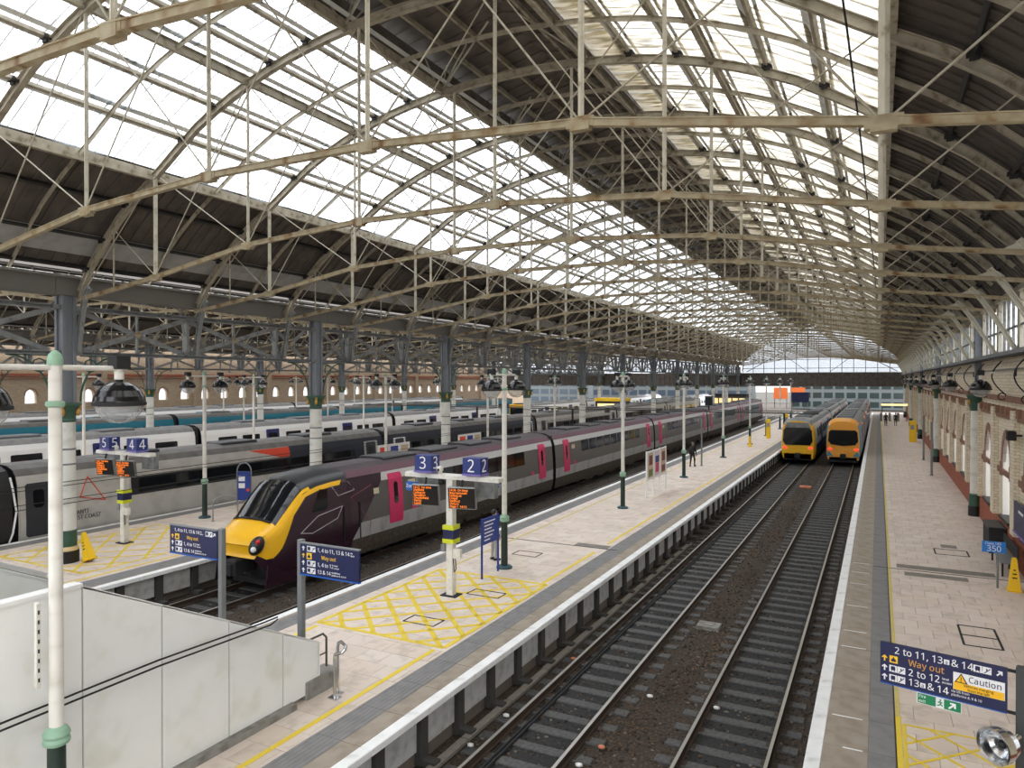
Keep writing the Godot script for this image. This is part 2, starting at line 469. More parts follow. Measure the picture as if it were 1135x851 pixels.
func edge_wall(f: Node3D, xe: float, side: float, za: float, zb: float) -> void:
	# brick-and-slab face of a platform under its overhanging coping: dark uprights with pale panels set back between them
	var pitch := 1.32
	var up := MB.new().box(Vector3(0, -0.6, 0), Vector3(0.18, 0.96, 0.24)).box(Vector3(-side * 0.18, -1.02, 0), Vector3(0.4, 0.12, 0.2)).mesh()
	var pan := MB.new().box(Vector3(0, -0.5, 0), Vector3(0.06, 0.62, pitch - 0.3)).mesh()
	var far_u := MB.new(); var far_p := MB.new()
	var n := int((zb - za) / pitch)
	for i in n:
		var z := za + i * pitch
		if i < 60:
			put(f, "upright", up, M.dark_concrete, W(xe + side * 0.2, 0, z))
			put(f, "face_panel", pan, M.face, W(xe + side * 0.22, 0, z + pitch / 2))
		else:
			far_u.box(W(xe + side * 0.2, -0.6, z), Vector3(0.18, 0.96, 0.24))
			far_p.box(W(xe + side * 0.22, -0.5, z + pitch / 2), Vector3(0.06, 0.62, pitch - 0.3))
	stuff(put(f, "far_uprights", far_u, M.dark_concrete)); stuff(put(f, "far_panels", far_p, M.face))

func line_z(f: Node3D, x: float, w: float, za: float, zb: float, m: Material, called := "yellow_line") -> void:
	put(f, called, MB.new().box(W(x, 0.003, (za + zb) / 2), Vector3(w, 0.006, zb - za)), m)

func hatch(f: Node3D, x0: float, x1: float, za: float, zb: float, step: float, w: float) -> void:
	# yellow keep-clear box: frame and crossing diagonals cut at the frame
	var poly := PackedVector2Array([Vector2(x0, za), Vector2(x1, za), Vector2(x1, zb), Vector2(x0, zb)])
	var paint := []
	paint.append([Vector2(x0, za), Vector2(x1, za)]); paint.append([Vector2(x1, za), Vector2(x1, zb)])
	paint.append([Vector2(x1, zb), Vector2(x0, zb)]); paint.append([Vector2(x0, zb), Vector2(x0, za)])
	var t := -(zb - za)
	while t < (x1 - x0):
		for d in [Vector2(1, 1), Vector2(-1, 1)]:
			var st := Vector2(x0 + t, za) if d.x > 0 else Vector2(x1 - t, za)
			var cut := Geometry2D.intersect_polyline_with_polygon(PackedVector2Array([st, st + d * (zb - za)]), poly)
			for c in cut: paint.append([c[0], c[c.size() - 1]])
		t += step
	for p in paint:
		var a: Vector2 = p[0]; var b: Vector2 = p[1]
		if a.distance_to(b) > 0.1:
			put(f, "hatch_line", MB.new().beam(W(a.x, 0.0035, a.y), W(b.x, 0.0035, b.y), w, 0.006), M.yellow_line)

func track(label: String, x: float, za: float, zb: float, n_single: int, check := false) -> void:
	var t := thing("railway_track", label, "track")
	for s in [-1, 1]:
		var xr: float = x + s * 0.7525
		var web := MB.new()
		web.box(W(xr, RAIL - 0.155, (za + zb) / 2), Vector3(0.14, 0.02, zb - za))
		web.box(W(xr, RAIL - 0.09, (za + zb) / 2), Vector3(0.02, 0.12, zb - za))
		web.box(W(xr, RAIL - 0.022, (za + zb) / 2), Vector3(0.066, 0.03, zb - za))
		var r := put(t, "rail", web, M.rail_side)
		put(r, "rail_head", MB.new().box(W(xr, RAIL - 0.004, (za + zb) / 2), Vector3(0.062, 0.012, zb - za)), M.rail_top)
	var sl := MB.new().cbox(Vector3(0, RAIL - 0.22, 0), Vector3(2.4, 0.12, 0.26), 0.015).mesh()
	var chair := MB.new().box(Vector3(0, RAIL - 0.163, 0), Vector3(0.3, 0.02, 0.17)).mesh()
	var far := MB.new()
	for i in int((zb - za) / 0.71):
		var z := za + i * 0.71
		if i < n_single:
			var s := put(t, "sleeper", sl, M.sleeper, W(x + rng.randf_range(-0.02, 0.02), rng.randf_range(-0.015, 0.01), z))
			for e in [-0.7525, 0.7525]: put(s, "rail_chair", chair, M.rail_side, Vector3(e, 0, 0))
		else:
			far.box(W(x, RAIL - 0.22, z), Vector3(2.4, 0.12, 0.26))
	if far.v.size(): stuff(put(t, "far_sleepers", far, M.sleeper))
	put(t, "infill", MB.new().box(W(x, RAIL - 0.235, (za + zb) / 2), Vector3(1.32, 0.08, zb - za)), M.fill)
	if check:
		for dx in [-0.52, -0.44]:
			put(t, "cable_pipe", MB.new().tube(W(x + dx, RAIL - 0.14, za), W(x + dx, RAIL - 0.14, za + 40), 0.03, -1, 6), M.soft_black)

func stones(x0: float, x1: float, za: float, zb: float, count: int, label: String, leaves := false) -> void:
	var mm := MultiMesh.new()
	mm.transform_format = MultiMesh.TRANSFORM_3D
	mm.use_colors = true
	mm.mesh = MB.new().ball(Vector3.ZERO, 1.0, 5, 3, Vector3(1, 0.7, 0.85)).mesh()
	mm.instance_count = count
	var cols := [Color(0.034, 0.026, 0.02), Color(0.052, 0.039, 0.029), Color(0.074, 0.06, 0.047), Color(0.022, 0.018, 0.015), Color(0.12, 0.07, 0.038), Color(0.17, 0.15, 0.125)]
	for i in count:
		var r := rng.randf_range(0.022, 0.055)
		var z := za + (zb - za) * pow(rng.randf(), 1.6)
		var b := Basis.from_euler(Vector3(rng.randf() * TAU, rng.randf() * TAU, rng.randf() * TAU)).scaled(Vector3(r, r * rng.randf_range(0.6, 1), r * rng.randf_range(0.6, 1)))
		var x := rng.randf_range(x0, x1)
		if leaves:      # flat curled leaves gathered in drifts
			var heap := i % 9
			z = za + (zb - za) * pow((heap + 0.5) / 9.0, 1.3) + rng.randfn() * 0.9
			x = lerpf(x0, x1, fmod(heap * 0.37 + 0.2, 1.0)) + rng.randfn() * 0.22
			b = Basis.from_euler(Vector3(rng.randf_range(-0.5, 0.5), rng.randf() * TAU, rng.randf_range(-0.5, 0.5))) * Basis.from_scale(Vector3(r * 0.9, 0.006, r * 0.6))
		mm.set_instance_transform(i, Transform3D(b, W(x, RAIL - (0.155 if leaves else 0.2) + rng.randf_range(-0.02, 0.015), z)))
		mm.set_instance_color(i, [Color(0.11, 0.068, 0.04), Color(0.075, 0.045, 0.028), Color(0.17, 0.115, 0.07)][i % 3] if leaves else cols[mini(5, int(pow(rng.randf(), 1.5) * 6))])
	var o := MultiMeshInstance3D.new()
	o.name = numbered("fallen_leaves" if leaves else "ballast")
	o.multimesh = mm
	o.material_override = M.stone
	add_child(o)
	o.set_meta("kind", "stuff")
	tag(o, label, "leaves" if leaves else "ballast")

func build_ground() -> void:
	# the ground everything stands on
	var g := structure("floor")
	put(g, "track_bed", MB.new().box(W(-38, RAIL - 0.45, 110), Vector3(96, 0.5, 250)), M.ballast)
	put(g, "outer_ground", MB.new().box(W(-30, RAIL - 0.75, 150), Vector3(500, 0.2, 520)), M.concrete)
	put(g, "concourse_floor", MB.new().box(W(-38, -0.65, -4.0), Vector3(96, 1.3, 14)), M["slab0"])
	# right-hand platform
	var p := structure("floor")
	put(p, "platform_body", MB.new().box(W(2.9, -0.62, 74), Vector3(7.4, 1.14, 150)), M.joint)
	platform_edge(p, -1.04, 1.0, 3.2, 147.0, 0.24, 0.67, 0.40)
	line_z(p, 0.335, 0.085, 3.2, 14.6, M.yellow_line)
	line_z(p, 0.335, 0.07, 14.6, 130, M.faded_line)
	paving(p, 0.29, 4.1, 3.2, 147.0, 290)
	hatch(p, 0.42, 2.3, 11.15, 14.3, 0.75, 0.055)
	put(p, "drain_strip", MB.new().beam(W(-0.12, 0.003, 26.0), W(4.0, 0.003, 26.0), 0.05, 0.006), M.soft_black)
	put(p, "repair_patch", MB.new().box(W(1.9, 0.002, 26.45), Vector3(2.7, 0.006, 0.5)), M.patch)
	put(p, "repair_patch", MB.new().box(W(1.6, 0.002, 25.5), Vector3(1.7, 0.006, 0.45)), M.patch)
	put(p, "repair_patch", MB.new().box(W(2.3, 0.002, 30.3), Vector3(0.5, 0.006, 0.5)), M.patch)
	for c in [[2.15, 20.0, 0.75, 1.5], [2.3, 29.3, 1.0, 0.9]]:
		for e in [[-1, 0], [1, 0], [0, -1], [0, 1], [0, 0]]:
			if e[0] != 0: put(p, "cover_frame", MB.new().box(W(c[0] + e[0] * c[2] / 2, 0.004, c[1]), Vector3(0.05, 0.008, c[3])), M.soft_black)
			elif c[3] > 1 or e[1] != 0: put(p, "cover_frame", MB.new().box(W(c[0], 0.004, c[1] + e[1] * c[3] / 2), Vector3(c[2], 0.008, 0.05)), M.soft_black)
	for z in [12.95, 14.15, 17.9, 19.05, 21.2, 23.55, 24.95, 26.2]: put(p, "paint_mark", MB.new().box(W(-0.48 + (0.12 if z < 13 else 0.0), 0.003, z), Vector3(0.5 if z > 13 else 0.3, 0.006, 0.03)), M.white_edge)
	edge_wall(p, -1.04, 1.0, 4.0, 140.0)
	# island platform between the two near pairs of tracks
	var q := structure("floor")
	put(q, "platform_body", MB.new().box(W(-10.61, -0.62, 74), Vector3(5.9, 1.14, 142)), M.joint)
	platform_edge(q, -7.40, -1.0, 3.2, 146.0, 0.24, 0.40, 0.56)
	platform_edge(q, -13.82, 1.0, 3.2, 146.0, 0.24, 0.12, 0.56)
	paving(q, -12.90, -8.60, 3.2, 146.0, 298)
	line_z(q, -8.9, 0.11, 3.2, 13.4, M.yellow_line)
	line_z(q, -8.9, 0.11, 19.3, 23.6, M.yellow_line)
	line_z(q, -8.9, 0.1, 25.0, 45, M.yellow_line)
	line_z(q, -8.9, 0.09, 45, 120, M.faded_line)
	line_z(q, -12.35, 0.11, 11.0, 13.4, M.yellow_line)
	line_z(q, -12.35, 0.09, 19.3, 100, M.faded_line)
	hatch(q, -12.5, -8.75, 13.6, 19.2, 0.95, 0.12)
	put(q, "drain_strip", MB.new().beam(W(-13.2, 0.003, 24.2), W(-8.3, 0.003, 24.2), 0.06, 0.006), M.soft_black)
	put(q, "repair_patch", MB.new().box(W(-9.3, 0.002, 24.45), Vector3(1.3, 0.006, 0.5)), M.patch)
	for c in [[-10.2, 14.9, 0.9, 0.5], [-9.9, 17.6, 1.0, 0.5], [-10.9, 22.3, 0.9, 0.6]]:
		for e in [[-1, 0], [1, 0], [0, -1], [0, 1]]:
			if e[0] != 0: put(q, "cover_frame", MB.new().box(W(c[0] + e[0] * c[2] / 2, 0.004, c[1]), Vector3(0.04, 0.008, c[3])), M.soft_black)
			else: put(q, "cover_frame", MB.new().box(W(c[0], 0.004, c[1] + e[1] * c[3] / 2), Vector3(c[2], 0.008, 0.04)), M.soft_black)
	edge_wall(q, -7.40, -1.0, 4.4, 140.0)
	edge_wall(q, -13.82, 1.0, 4.4, 60.0)
	# platform under the first column line
	var r := structure("floor")
	put(r, "platform_body", MB.new().box(W(-24.6, -0.62, 74), Vector3(7.9, 1.14, 142)), M.joint)
	platform_edge(r, -20.25, -1.0, 3.2, 146.0, 0.24, 0.12, 0.7)
	platform_edge(r, -28.75, 1.0, 3.2, 146.0, 0.24, 0.12, 0.6)
	paving(r, -27.79, -21.31, 3.2, 146.0, 298)
	line_z(r, -21.6, 0.1, 8, 60, M.yellow_line)
	hatch(r, -26.9, -22.2, 13.6, 19.6, 1.3, 0.10)
	edge_wall(r, -20.25, -1.0, 4.4, 60.0)
	# two more platforms, mostly hidden behind trains
	for d in [[-39.0, 7.6], [-54.5, 8.0], [-70.0, 8.0]]:
		var s := structure("floor")
		put(s, "platform_body", MB.new().box(W(d[0], -0.6, 74), Vector3(d[1], 1.2, 142)), M["slab2"])
		for e in [-1, 1]: put(s, "coping", MB.new().box(W(d[0] + e * d[1] / 2, -0.05, 74), Vector3(0.3, 0.12, 142)), M.white_edge)
	track("rails and dark sleepers of the track beside the island platform", -5.955, 4.0, 148.0, 130, true)
	track("rails and dark sleepers of the track beside the right-hand platform edge", -2.55, 4.0, 148.0, 130)
	track("empty track between the maroon-nosed train and the island platform", -15.30, 9.0, 148.0, 80)
	track("track under the maroon-nosed train", -18.85, 9.0, 148.0, 40)
	track("track under the grey train with a dark window band", -30.30, 9.0, 148.0, 0)
	track("track under the white train with small dark windows", -44.40, 9.0, 148.0, 0)
	stones(-7.1, -1.2, 8.0, 70.0, 16000, "brown and grey ballast stones between the two tracks in front")
	stones(-20.0, -13.9, 11.0, 50.0, 7000, "dark ballast stones beside the maroon-nosed train")
	stones(-4.75, -3.75, 13.0, 46.0, 1600, "drifts of brown fallen leaves lying between the two tracks in front", true)
	# loose boards and litter between the tracks
	var w := thing("cable_trough", "long timber cable trough lying beside the island platform track", "trough")
	for i in 12: put(w, "trough_lid", MB.new().box(W(-7.27 + (0.02 if i % 3 == 0 else 0.0), RAIL - 0.13, 9.2 + i * 1.9), Vector3(0.17, 0.07, 1.86)), M.patch)
	var b := put(self, numbered("sump_box"), MB.new().box(W(-4.35, RAIL - 0.16, 20.9), Vector3(0.62, 0.14, 0.5)).box(W(-4.35, RAIL - 0.1, 20.9), Vector3(0.3, 0.06, 0.26)), M.concrete)
	tag(b, "small square concrete sump box between the two tracks", "box")
	var b2 := put(self, numbered("sump_box"), MB.new().box(W(-4.3, RAIL - 0.16, 51.0), Vector3(0.7, 0.12, 0.6)).box(W(-4.3, RAIL - 0.1, 51.0), Vector3(0.36, 0.06, 0.3)), M.terracotta)
	tag(b2, "far reddish sump box between the two tracks near the standing trains", "box")
	var lit := [[-4.9, 12.2, M.white, "white scrap of paper lying right of the nearer left rail"], [-7.05, 11.9, M.white, "white scrap of paper on the ballast near the island platform"], [-7.0, 13.3, M.sign_white, "second white scrap on the ballast beside the island platform"], [-4.55, 15.6, M.white, "crumpled white scrap between the tracks by the brown leaves"], [-3.1, 15.7, M.white, "white scrap beside the left rail of the right-hand track"], [-6.9, 16.8, M.terracotta, "orange-brown scrap lying on the trough beside the left track"], [-4.75, 13.0, M.terracotta, "tan stone lying by the inner rail of the left track"]]
	for l in lit:
		var o := put(self, numbered("litter_scrap"), MB.new().ball(Vector3.ZERO, 0.07, 6, 3, Vector3(1.2, 0.5, 0.9)), l[2], W(l[0], RAIL - 0.11, l[1]))
		tag(o, l[3], "litter")

# ---------------------------------------------------------------- roof
const RIB := [[0.0, 15.35], [2.0, 15.27], [4.0, 15.0], [6.0, 14.48], [8.0, 13.66], [10.0, 12.45], [11.0, 11.8], [12.0, 11.06], [13.0, 10.14], [13.6, 9.45], [14.0, 8.8]]
const TIE := [[0.0, 10.2], [2.0, 10.18], [6.0, 9.92], [10.0, 9.27], [14.0, 8.75]]

func table(t: Array, x: float) -> float:
	x = absf(x)
	for i in t.size() - 1:
		if x <= t[i + 1][0]:
			var k: float = (x - t[i][0]) / (t[i + 1][0] - t[i][0])
			var p0: float = t[maxi(i - 1, 0)][1] if i > 0 else t[1][1]
			return cubic_interpolate(t[i][1], t[i + 1][1], p0, t[mini(i + 2, t.size() - 1)][1], k) if t.size() > 6 else lerpf(t[i][1], t[i + 1][1], k)
	return t[t.size() - 1][1]

func rib_pts(d0: float, d1: float, step: float, lift := 0.0) -> Array:
	var a := []
	var n := maxi(2, int(ceil((d1 - d0) / step)))
	for i in n + 1:
		var x := lerpf(d0, d1, float(i) / n)
		a.append(Vector2(x, table(RIB, x) + lift))
	return a

var truss_mesh := {}

func truss_meshes() -> void:
	var full := rib_pts(-13.98, 13.98, 0.75)
	var rib := MB.new()
	rib.strip(full, 0.15, 0.02, 0.1); rib.strip(full, 0.15, 0.02, -0.1); rib.strip(full, 0.018, 0.18)
	truss_mesh.rib = rib.mesh()
	var tp := []
	for p in [-14.0, -10.0, -6.0, -2.0, 2.0, 6.0, 10.0, 14.0]: tp.append(Vector2(p, table(TIE, p)))
	var tie := MB.new()
	tie.strip(tp, 0.11, 0.1, 0.0); tie.strip(tp, 0.16, 0.018, 0.055)
	truss_mesh.tie = tie.mesh()
	for p in [2.0, 6.0, 10.0]:
		var a := Vector3(0, table(TIE, p), 0); var b := Vector3(0, table(RIB, p) - 0.08, 0)
		var s := 0.13 if p == 10.0 else 0.085
		truss_mesh["strut%d" % int(p)] = MB.new().beam(a, b, s, 0.03).beam(a, b, 0.03, s).beam(a, b, s * 0.62, s * 0.62).mesh()
		truss_mesh["plate%d" % int(p)] = MB.new().box(a, Vector3(0.44, 0.15, 0.13)).box(a + Vector3(0, -0.02, 0), Vector3(0.3, 0.2, 0.15)).mesh()
	var pts := [-14.0, -10.0, -6.0, -2.0, 2.0, 6.0, 10.0, 14.0]
	var k := 0
	truss_mesh.rods = []
	for i in 7:
		var x0: float = pts[i]; var x1: float = pts[i + 1]
		var r := 0.018
		if i > 0 and i < 6:
			truss_mesh.rods.append(MB.new().tube(Vector3(x0, table(TIE, x0), 0.03), Vector3(x1, table(RIB, x1), 0.03), r, -1, 5).mesh())
			truss_mesh.rods.append(MB.new().tube(Vector3(x0, table(RIB, x0), -0.03), Vector3(x1, table(TIE, x1), -0.03), r, -1, 5).mesh())
		elif i == 0:
			truss_mesh.rods.append(MB.new().tube(Vector3(-13.7, 8.9, 0.03), Vector3(-10, table(RIB, 10), 0.03), r, -1, 5).mesh())
			truss_mesh.rods.append(MB.new().tube(Vector3(-12.1, table(RIB, 12.1), -0.03), Vector3(-10, table(TIE, 10), -0.03), r, -1, 5).mesh())
			truss_mesh.rods.append(MB.new().tube(Vector3(-12.1, table(RIB, 12.1), -0.03), Vector3(-12.1, table(TIE, 12.1), -0.03), 0.03, -1, 5).mesh())
		else:
			truss_mesh.rods.append(MB.new().tube(Vector3(12.1, table(RIB, 12.1), -0.03), Vector3(10, table(TIE, 10), -0.03), r, -1, 5).mesh())
	# lower leg of the rib, bent down on to the girder or wall head
	var leg := []
	for t in 9:
		var u := t / 8.0
		leg.append(Vector2(lerpf(12.7, 14.0, pow(u, 0.85)), lerpf(9.2, 7.05, u)))
	truss_mesh.leg_r = MB.new().strip(leg, 0.15, 0.03, 0.06).strip(leg, 0.15, 0.03, -0.06).strip(leg, 0.03, 0.12).mesh()
	var ll := []
	var lr := []
	for t in 9:
		var q := Vector2(lerpf(13.35, 13.98, pow(t / 8.0, 0.55)), lerpf(9.15, 7.05, t / 8.0))
		ll.append(q * Vector2(-1, 1)); lr.append(q)
	truss_mesh.leg_c = MB.new().strip(lr, 0.15, 0.03, 0.06).strip(lr, 0.15, 0.03, -0.06).strip(lr, 0.03, 0.12).mesh()
	truss_mesh.leg_l = MB.new().strip(ll, 0.15, 0.03, 0.06).strip(ll, 0.15, 0.03, -0.06).strip(ll, 0.03, 0.12).mesh()
	var hs := PackedVector2Array([Vector2(12.3, 8.98), Vector2(12.75, 8.86), Vector2(13.1, 8.84), Vector2(13.05, 9.0), Vector2(12.9, 9.12), Vector2(12.65, 9.12)])
	truss_mesh.gusset = MB.new().prism(hs, -0.012, 0.012).mesh()

func truss(cx: float, i: int, detail: int, label: String) -> void:
	var z := Z0 + i * BAY
	var t := thing("roof_truss", label, "truss", W(cx, 0, z), 0.0, "arched roof trusses")
	put(t, "arched_rib", truss_mesh.rib, M.rib)
	put(t, "tie_bar", truss_mesh.tie, M.rust_paint)
	put(t, "haunch_leg", truss_mesh.leg_r if cx > -12.0 else truss_mesh.leg_c, M.cream if cx > -12.0 else M.steel_grey)
	put(t, "haunch_leg", truss_mesh.leg_l, M.steel_grey)
	if cx > -12.0: put(t, "gusset_plate", truss_mesh.gusset, M.cream)
	for p in [2, 6, 10]:
		for s in [-1, 1]:
			var o := put(t, "strut", truss_mesh["strut%d" % p], M.cream, Vector3(p * s, 0, 0))
			if detail > 0: put(o, "joint_plate", truss_mesh["plate%d" % p], M.rust_paint)
	if detail > 0:
		for r in truss_mesh.rods: put(t, "brace_rod", r, M.rod)
	else:
		var all := SurfaceTool.new()
		for r in truss_mesh.rods: all.append_from(r, 0, Transform3D.IDENTITY)
		if not truss_mesh.has("all_rods"): truss_mesh.all_rods = all.commit()
		put(t, "bracing", truss_mesh.all_rods, M.rod)

func sheet(d0: float, d1: float, za: float, zb: float, seg: int, lift: float, pitch: float, amp: float) -> MB:
	# roof sheeting with standing seams running down the slope
	var m := MB.new()
	var pts := rib_pts(d0, d1, (d1 - d0) / seg, lift)
	var n := int((zb - za) / pitch)
	for i in n:
		var z := za + i * pitch
		for j in pts.size() - 1:
			var a: Vector2 = pts[j]; var b: Vector2 = pts[j + 1]
			m.quad(W(a.x, a.y, z), W(b.x, b.y, z), W(b.x, b.y, z + pitch - 0.05), W(a.x, a.y, z + pitch - 0.05))
			m.quad(W(a.x, a.y, z + pitch - 0.05), W(b.x, b.y, z + pitch - 0.05), W(b.x, b.y - amp, z + pitch - 0.05), W(a.x, a.y - amp, z + pitch - 0.05))
			m.quad(W(a.x, a.y - amp, z + pitch - 0.05), W(b.x, b.y - amp, z + pitch - 0.05), W(b.x, b.y - amp, z + pitch), W(a.x, a.y - amp, z + pitch))
			m.quad(W(a.x, a.y - amp, z + pitch), W(b.x, b.y - amp, z + pitch), W(b.x, b.y, z + pitch), W(a.x, a.y, z + pitch))
			m.quad(W(b.x, b.y + 0.06, z), W(a.x, a.y + 0.06, z), W(a.x, a.y + 0.06, z + pitch), W(b.x, b.y + 0.06, z + pitch))
	return m

func pane_mesh(a: Vector2, b: Vector2, len: float, sag: float) -> ArrayMesh:
	# one lapped glazing sheet between two purlins: a shallow trough of 4 by 3 facets, slightly bowed
	var m := MB.new()
	var f := func(u: float, v: float) -> Vector3:
		var p := a.lerp(b, u)
		return Vector3(p.x, p.y - sag * sin(PI * v) * (0.6 + 0.4 * sin(PI * u)) + 0.03 * u, -len * (v - 0.5))
	for i in 3:
		for j in 4:
			var u0 := i / 3.0; var u1 := (i + 1) / 3.0; var v0 := j / 4.0; var v1 := (j + 1) / 4.0
			m.quad(f.call(u0, v0), f.call(u1, v0), f.call(u1, v1), f.call(u0, v1))
	return m.mesh()

func roof_span(cx: float, near: bool) -> void:
	var c := structure("ceiling", Vector3(cx, 0, 0))
	var za := -8.0
	var top := 0.3
	# boarded slopes at the eaves
	for s in [-1, 1]:
		put(c, "roof_sheeting", sheet(10.15 if s > 0 else -13.55, (13.97 if cx > -12.0 else 13.55) if s > 0 else -10.15, za, ZEND, 5, top, 0.42 if near else 1.2, 0.05), M.roof_dark)
	# pale lining plate along the foot of the boarding
	if near:
		var ep := MB.new()
		var pp := rib_pts(-13.15, -12.55, 0.2, 0.2)
		for k in pp.size() - 1: ep.quad(W(pp[k].x, pp[k].y, za), W(pp[k + 1].x, pp[k + 1].y, za), W(pp[k + 1].x, pp[k + 1].y, ZEND), W(pp[k].x, pp[k].y, ZEND))
		put(c, "lining_plate", ep, M.eaves_plate)
	# raised lantern along the ridge
	var lan := MB.new()
	for s in [-1, 1]:
		lan.quad(W(s * 2.9, 16.3, za), W(0, 17.0, za), W(0, 17.0, ZEND), W(s * 2.9, 16.3, ZEND))
		lan.quad(W(s * 2.9, 16.36, za), W(0, 17.06, za), W(0, 17.06, ZEND), W(s * 2.9, 16.36, ZEND))
	for i in int((ZEND - za) / 0.7):
		for s in [-1, 1]: lan.beam(W(s * 2.9, 16.27, za + i * 0.7), W(0, 16.97, za + i * 0.7), 0.05, 0.04)
	put(c, "lantern_roof", lan, M.lantern)
	for s in [-1, 1]:
		put(c, "lantern_side", MB.new().box(W(s * 2.62, 15.75, (za + ZEND) / 2), Vector3(0.06, 0.75, ZEND - za)), M.lantern)
		for k in 2: put(c, "lantern_rail", MB.new().beam(W(s * (1.0 + k * 0.9), 16.55 - k * 0.25, za), W(s * (1.0 + k * 0.9), 16.55 - k * 0.25, ZEND), 0.1, 0.14), M.rib)
	# purlins
	for d in [2.45, 3.75, 5.1, 6.0, 7.4, 8.75, 10.15, 11.4, 12.6, 13.45]:
		for s in [-1, 1]:
			var y := table(RIB, d)
			var p := MB.new()
			if d in [2.45, 6.0]: p.ibeam(W(s * d, y + 0.1, za), W(s * d, y + 0.1, ZEND), 0.13, 0.26)
			elif d == 10.15: p.box(W(s * d, y + 0.12, (za + ZEND) / 2), Vector3(0.16, 0.3, ZEND - za))
			else: p.beam(W(s * d, y + 0.2, za), W(s * d, y + 0.2, ZEND), 0.09, 0.13, Vector3(s * d * 0.06, 1, 0))
			put(c, "purlin", p, M.rib if d < 10.2 else M.clamp)
			if d < 10.0 and near:
				for e in [-0.17, 0.17]:
					var a := Vector2(s * (d + e - 0.1), table(RIB, d + e - 0.1) + 0.285); var b := Vector2(s * (d + e + 0.1), table(RIB, d + e + 0.1) + 0.285)
					put(c, "flashing_strip", MB.new().beam(W((a.x + b.x) / 2, (a.y + b.y) / 2, za), W((a.x + b.x) / 2, (a.y + b.y) / 2, ZEND), 0.1 if e > 0 else 0.16, 0.012, Vector3(-(b.y - a.y) * signf(b.x - a.x), absf(b.x - a.x), 0)), M.flashing)
	# secondary ribs half way between the trusses
	var sec := MB.new()
	var fp := rib_pts(-13.6, 13.6, 0.9)
	sec.strip(fp, 0.07, 0.015, 0.06); sec.strip(fp, 0.015, 0.12)
	var sm := sec.mesh()
	for i in N_TRUSS - 1: put(c, "secondary_rib", sm, M.rib, W(0, 0.06, Z0 + (i + 0.5) * BAY))
	# black purlin clamps on the ribs, lantern fan brackets
	var cl := MB.new(); var fan := MB.new()
	for i in N_TRUSS if near else 0:
		var z := Z0 + i * BAY
		for s in [-1, 1]:
			for d in [3.75, 5.1, 7.4, 8.75, 11.4, 12.6, 13.45]:
				var y := table(RIB, d) + 0.14
				cl.box(W(s * d, y, z - 0.1), Vector3(0.16, 0.2, 0.05)); cl.box(W(s * d, y, z + 0.1), Vector3(0.16, 0.2, 0.05)); cl.box(W(s * d, y + 0.02, z), Vector3(0.24, 0.08, 0.3))
			for k in 3: fan.beam(W(s * 2.45, 15.35, z), W(s * (0.5 + k * 1.05), 16.85 - k * 0.25, z + (k - 1) * 0.5), 0.04, 0.04)
			for k in [-1, 1]: fan.beam(W(s * 2.5, 15.3, z + k * 0.1), W(s * 2.6, 16.2, z + k * 0.9), 0.04, 0.04)
	if near:
		stuff(put(c, "purlin_clamps", cl, M.clamp)); stuff(put(c, "lantern_brackets", fan, M.cream))
	if near:
		# thin glazing bars down the slope
		for s in [-1, 1]:
			var gb := MB.new()
			for i in int((ZEND - 4.0) / 0.58):
				for r in [[2.62, 3.75], [3.75, 5.1], [5.1, 6.0], [6.0, 7.4], [7.4, 8.75], [8.75, 10.1]]:
					gb.beam(W(s * r[0], table(RIB, r[0]) + 0.3, 4.0 + i * 0.58), W(s * r[1], table(RIB, r[1]) + 0.3, 4.0 + i * 0.58), 0.022, 0.03)
			stuff(put(c, "glazing_bars", gb, M.flashing))
	# glazing
	var rows := [[2.62, 3.75], [3.75, 5.1], [5.1, 6.0], [6.0, 7.4], [7.4, 8.75], [8.75, 10.15]]
	var half := BAY / 2.0
	var made := 0
	var rest_a := MB.new(); var rest_b := MB.new()
	var cache := {}
	for i in N_TRUSS * 2 + 3:
		var z := Z0 - 8.12 + (i + 0.5) * half
		if z > ZEND - 1.0: continue
		for s in [-1, 1]:
			for r in rows:
				var a := Vector2(s * r[0], table(RIB, r[0]) + 0.32); var b := Vector2(s * r[1], table(RIB, r[1]) + 0.32)
				var m: Material = M.glaze_clean if s < 0 else M.glaze_dirty
				if near and z > 4.0 and made < 296:
					var key := "%d%.2f%d" % [s, r[0], i % 3]
					if not cache.has(key): cache[key] = pane_mesh(a, b, half - 0.03, [0.03, 0.06, 0.11][i % 3] * (1.0 if s < 0 else 1.7))
					put(c, "roof_pane", cache[key], m, W(0, 0, z))
					made += 1
				else:
					var t: MB = rest_a if s < 0 else rest_b
					t.quad(W(a.x, a.y, z - half / 2 + 0.015), W(b.x, b.y, z - half / 2 + 0.015), W(b.x, b.y, z + half / 2 - 0.015), W(a.x, a.y, z + half / 2 - 0.015))
	stuff(put(c, "far_glazing", rest_a, M.glaze_clean)); stuff(put(c, "far_glazing", rest_b, M.glaze_dirty))

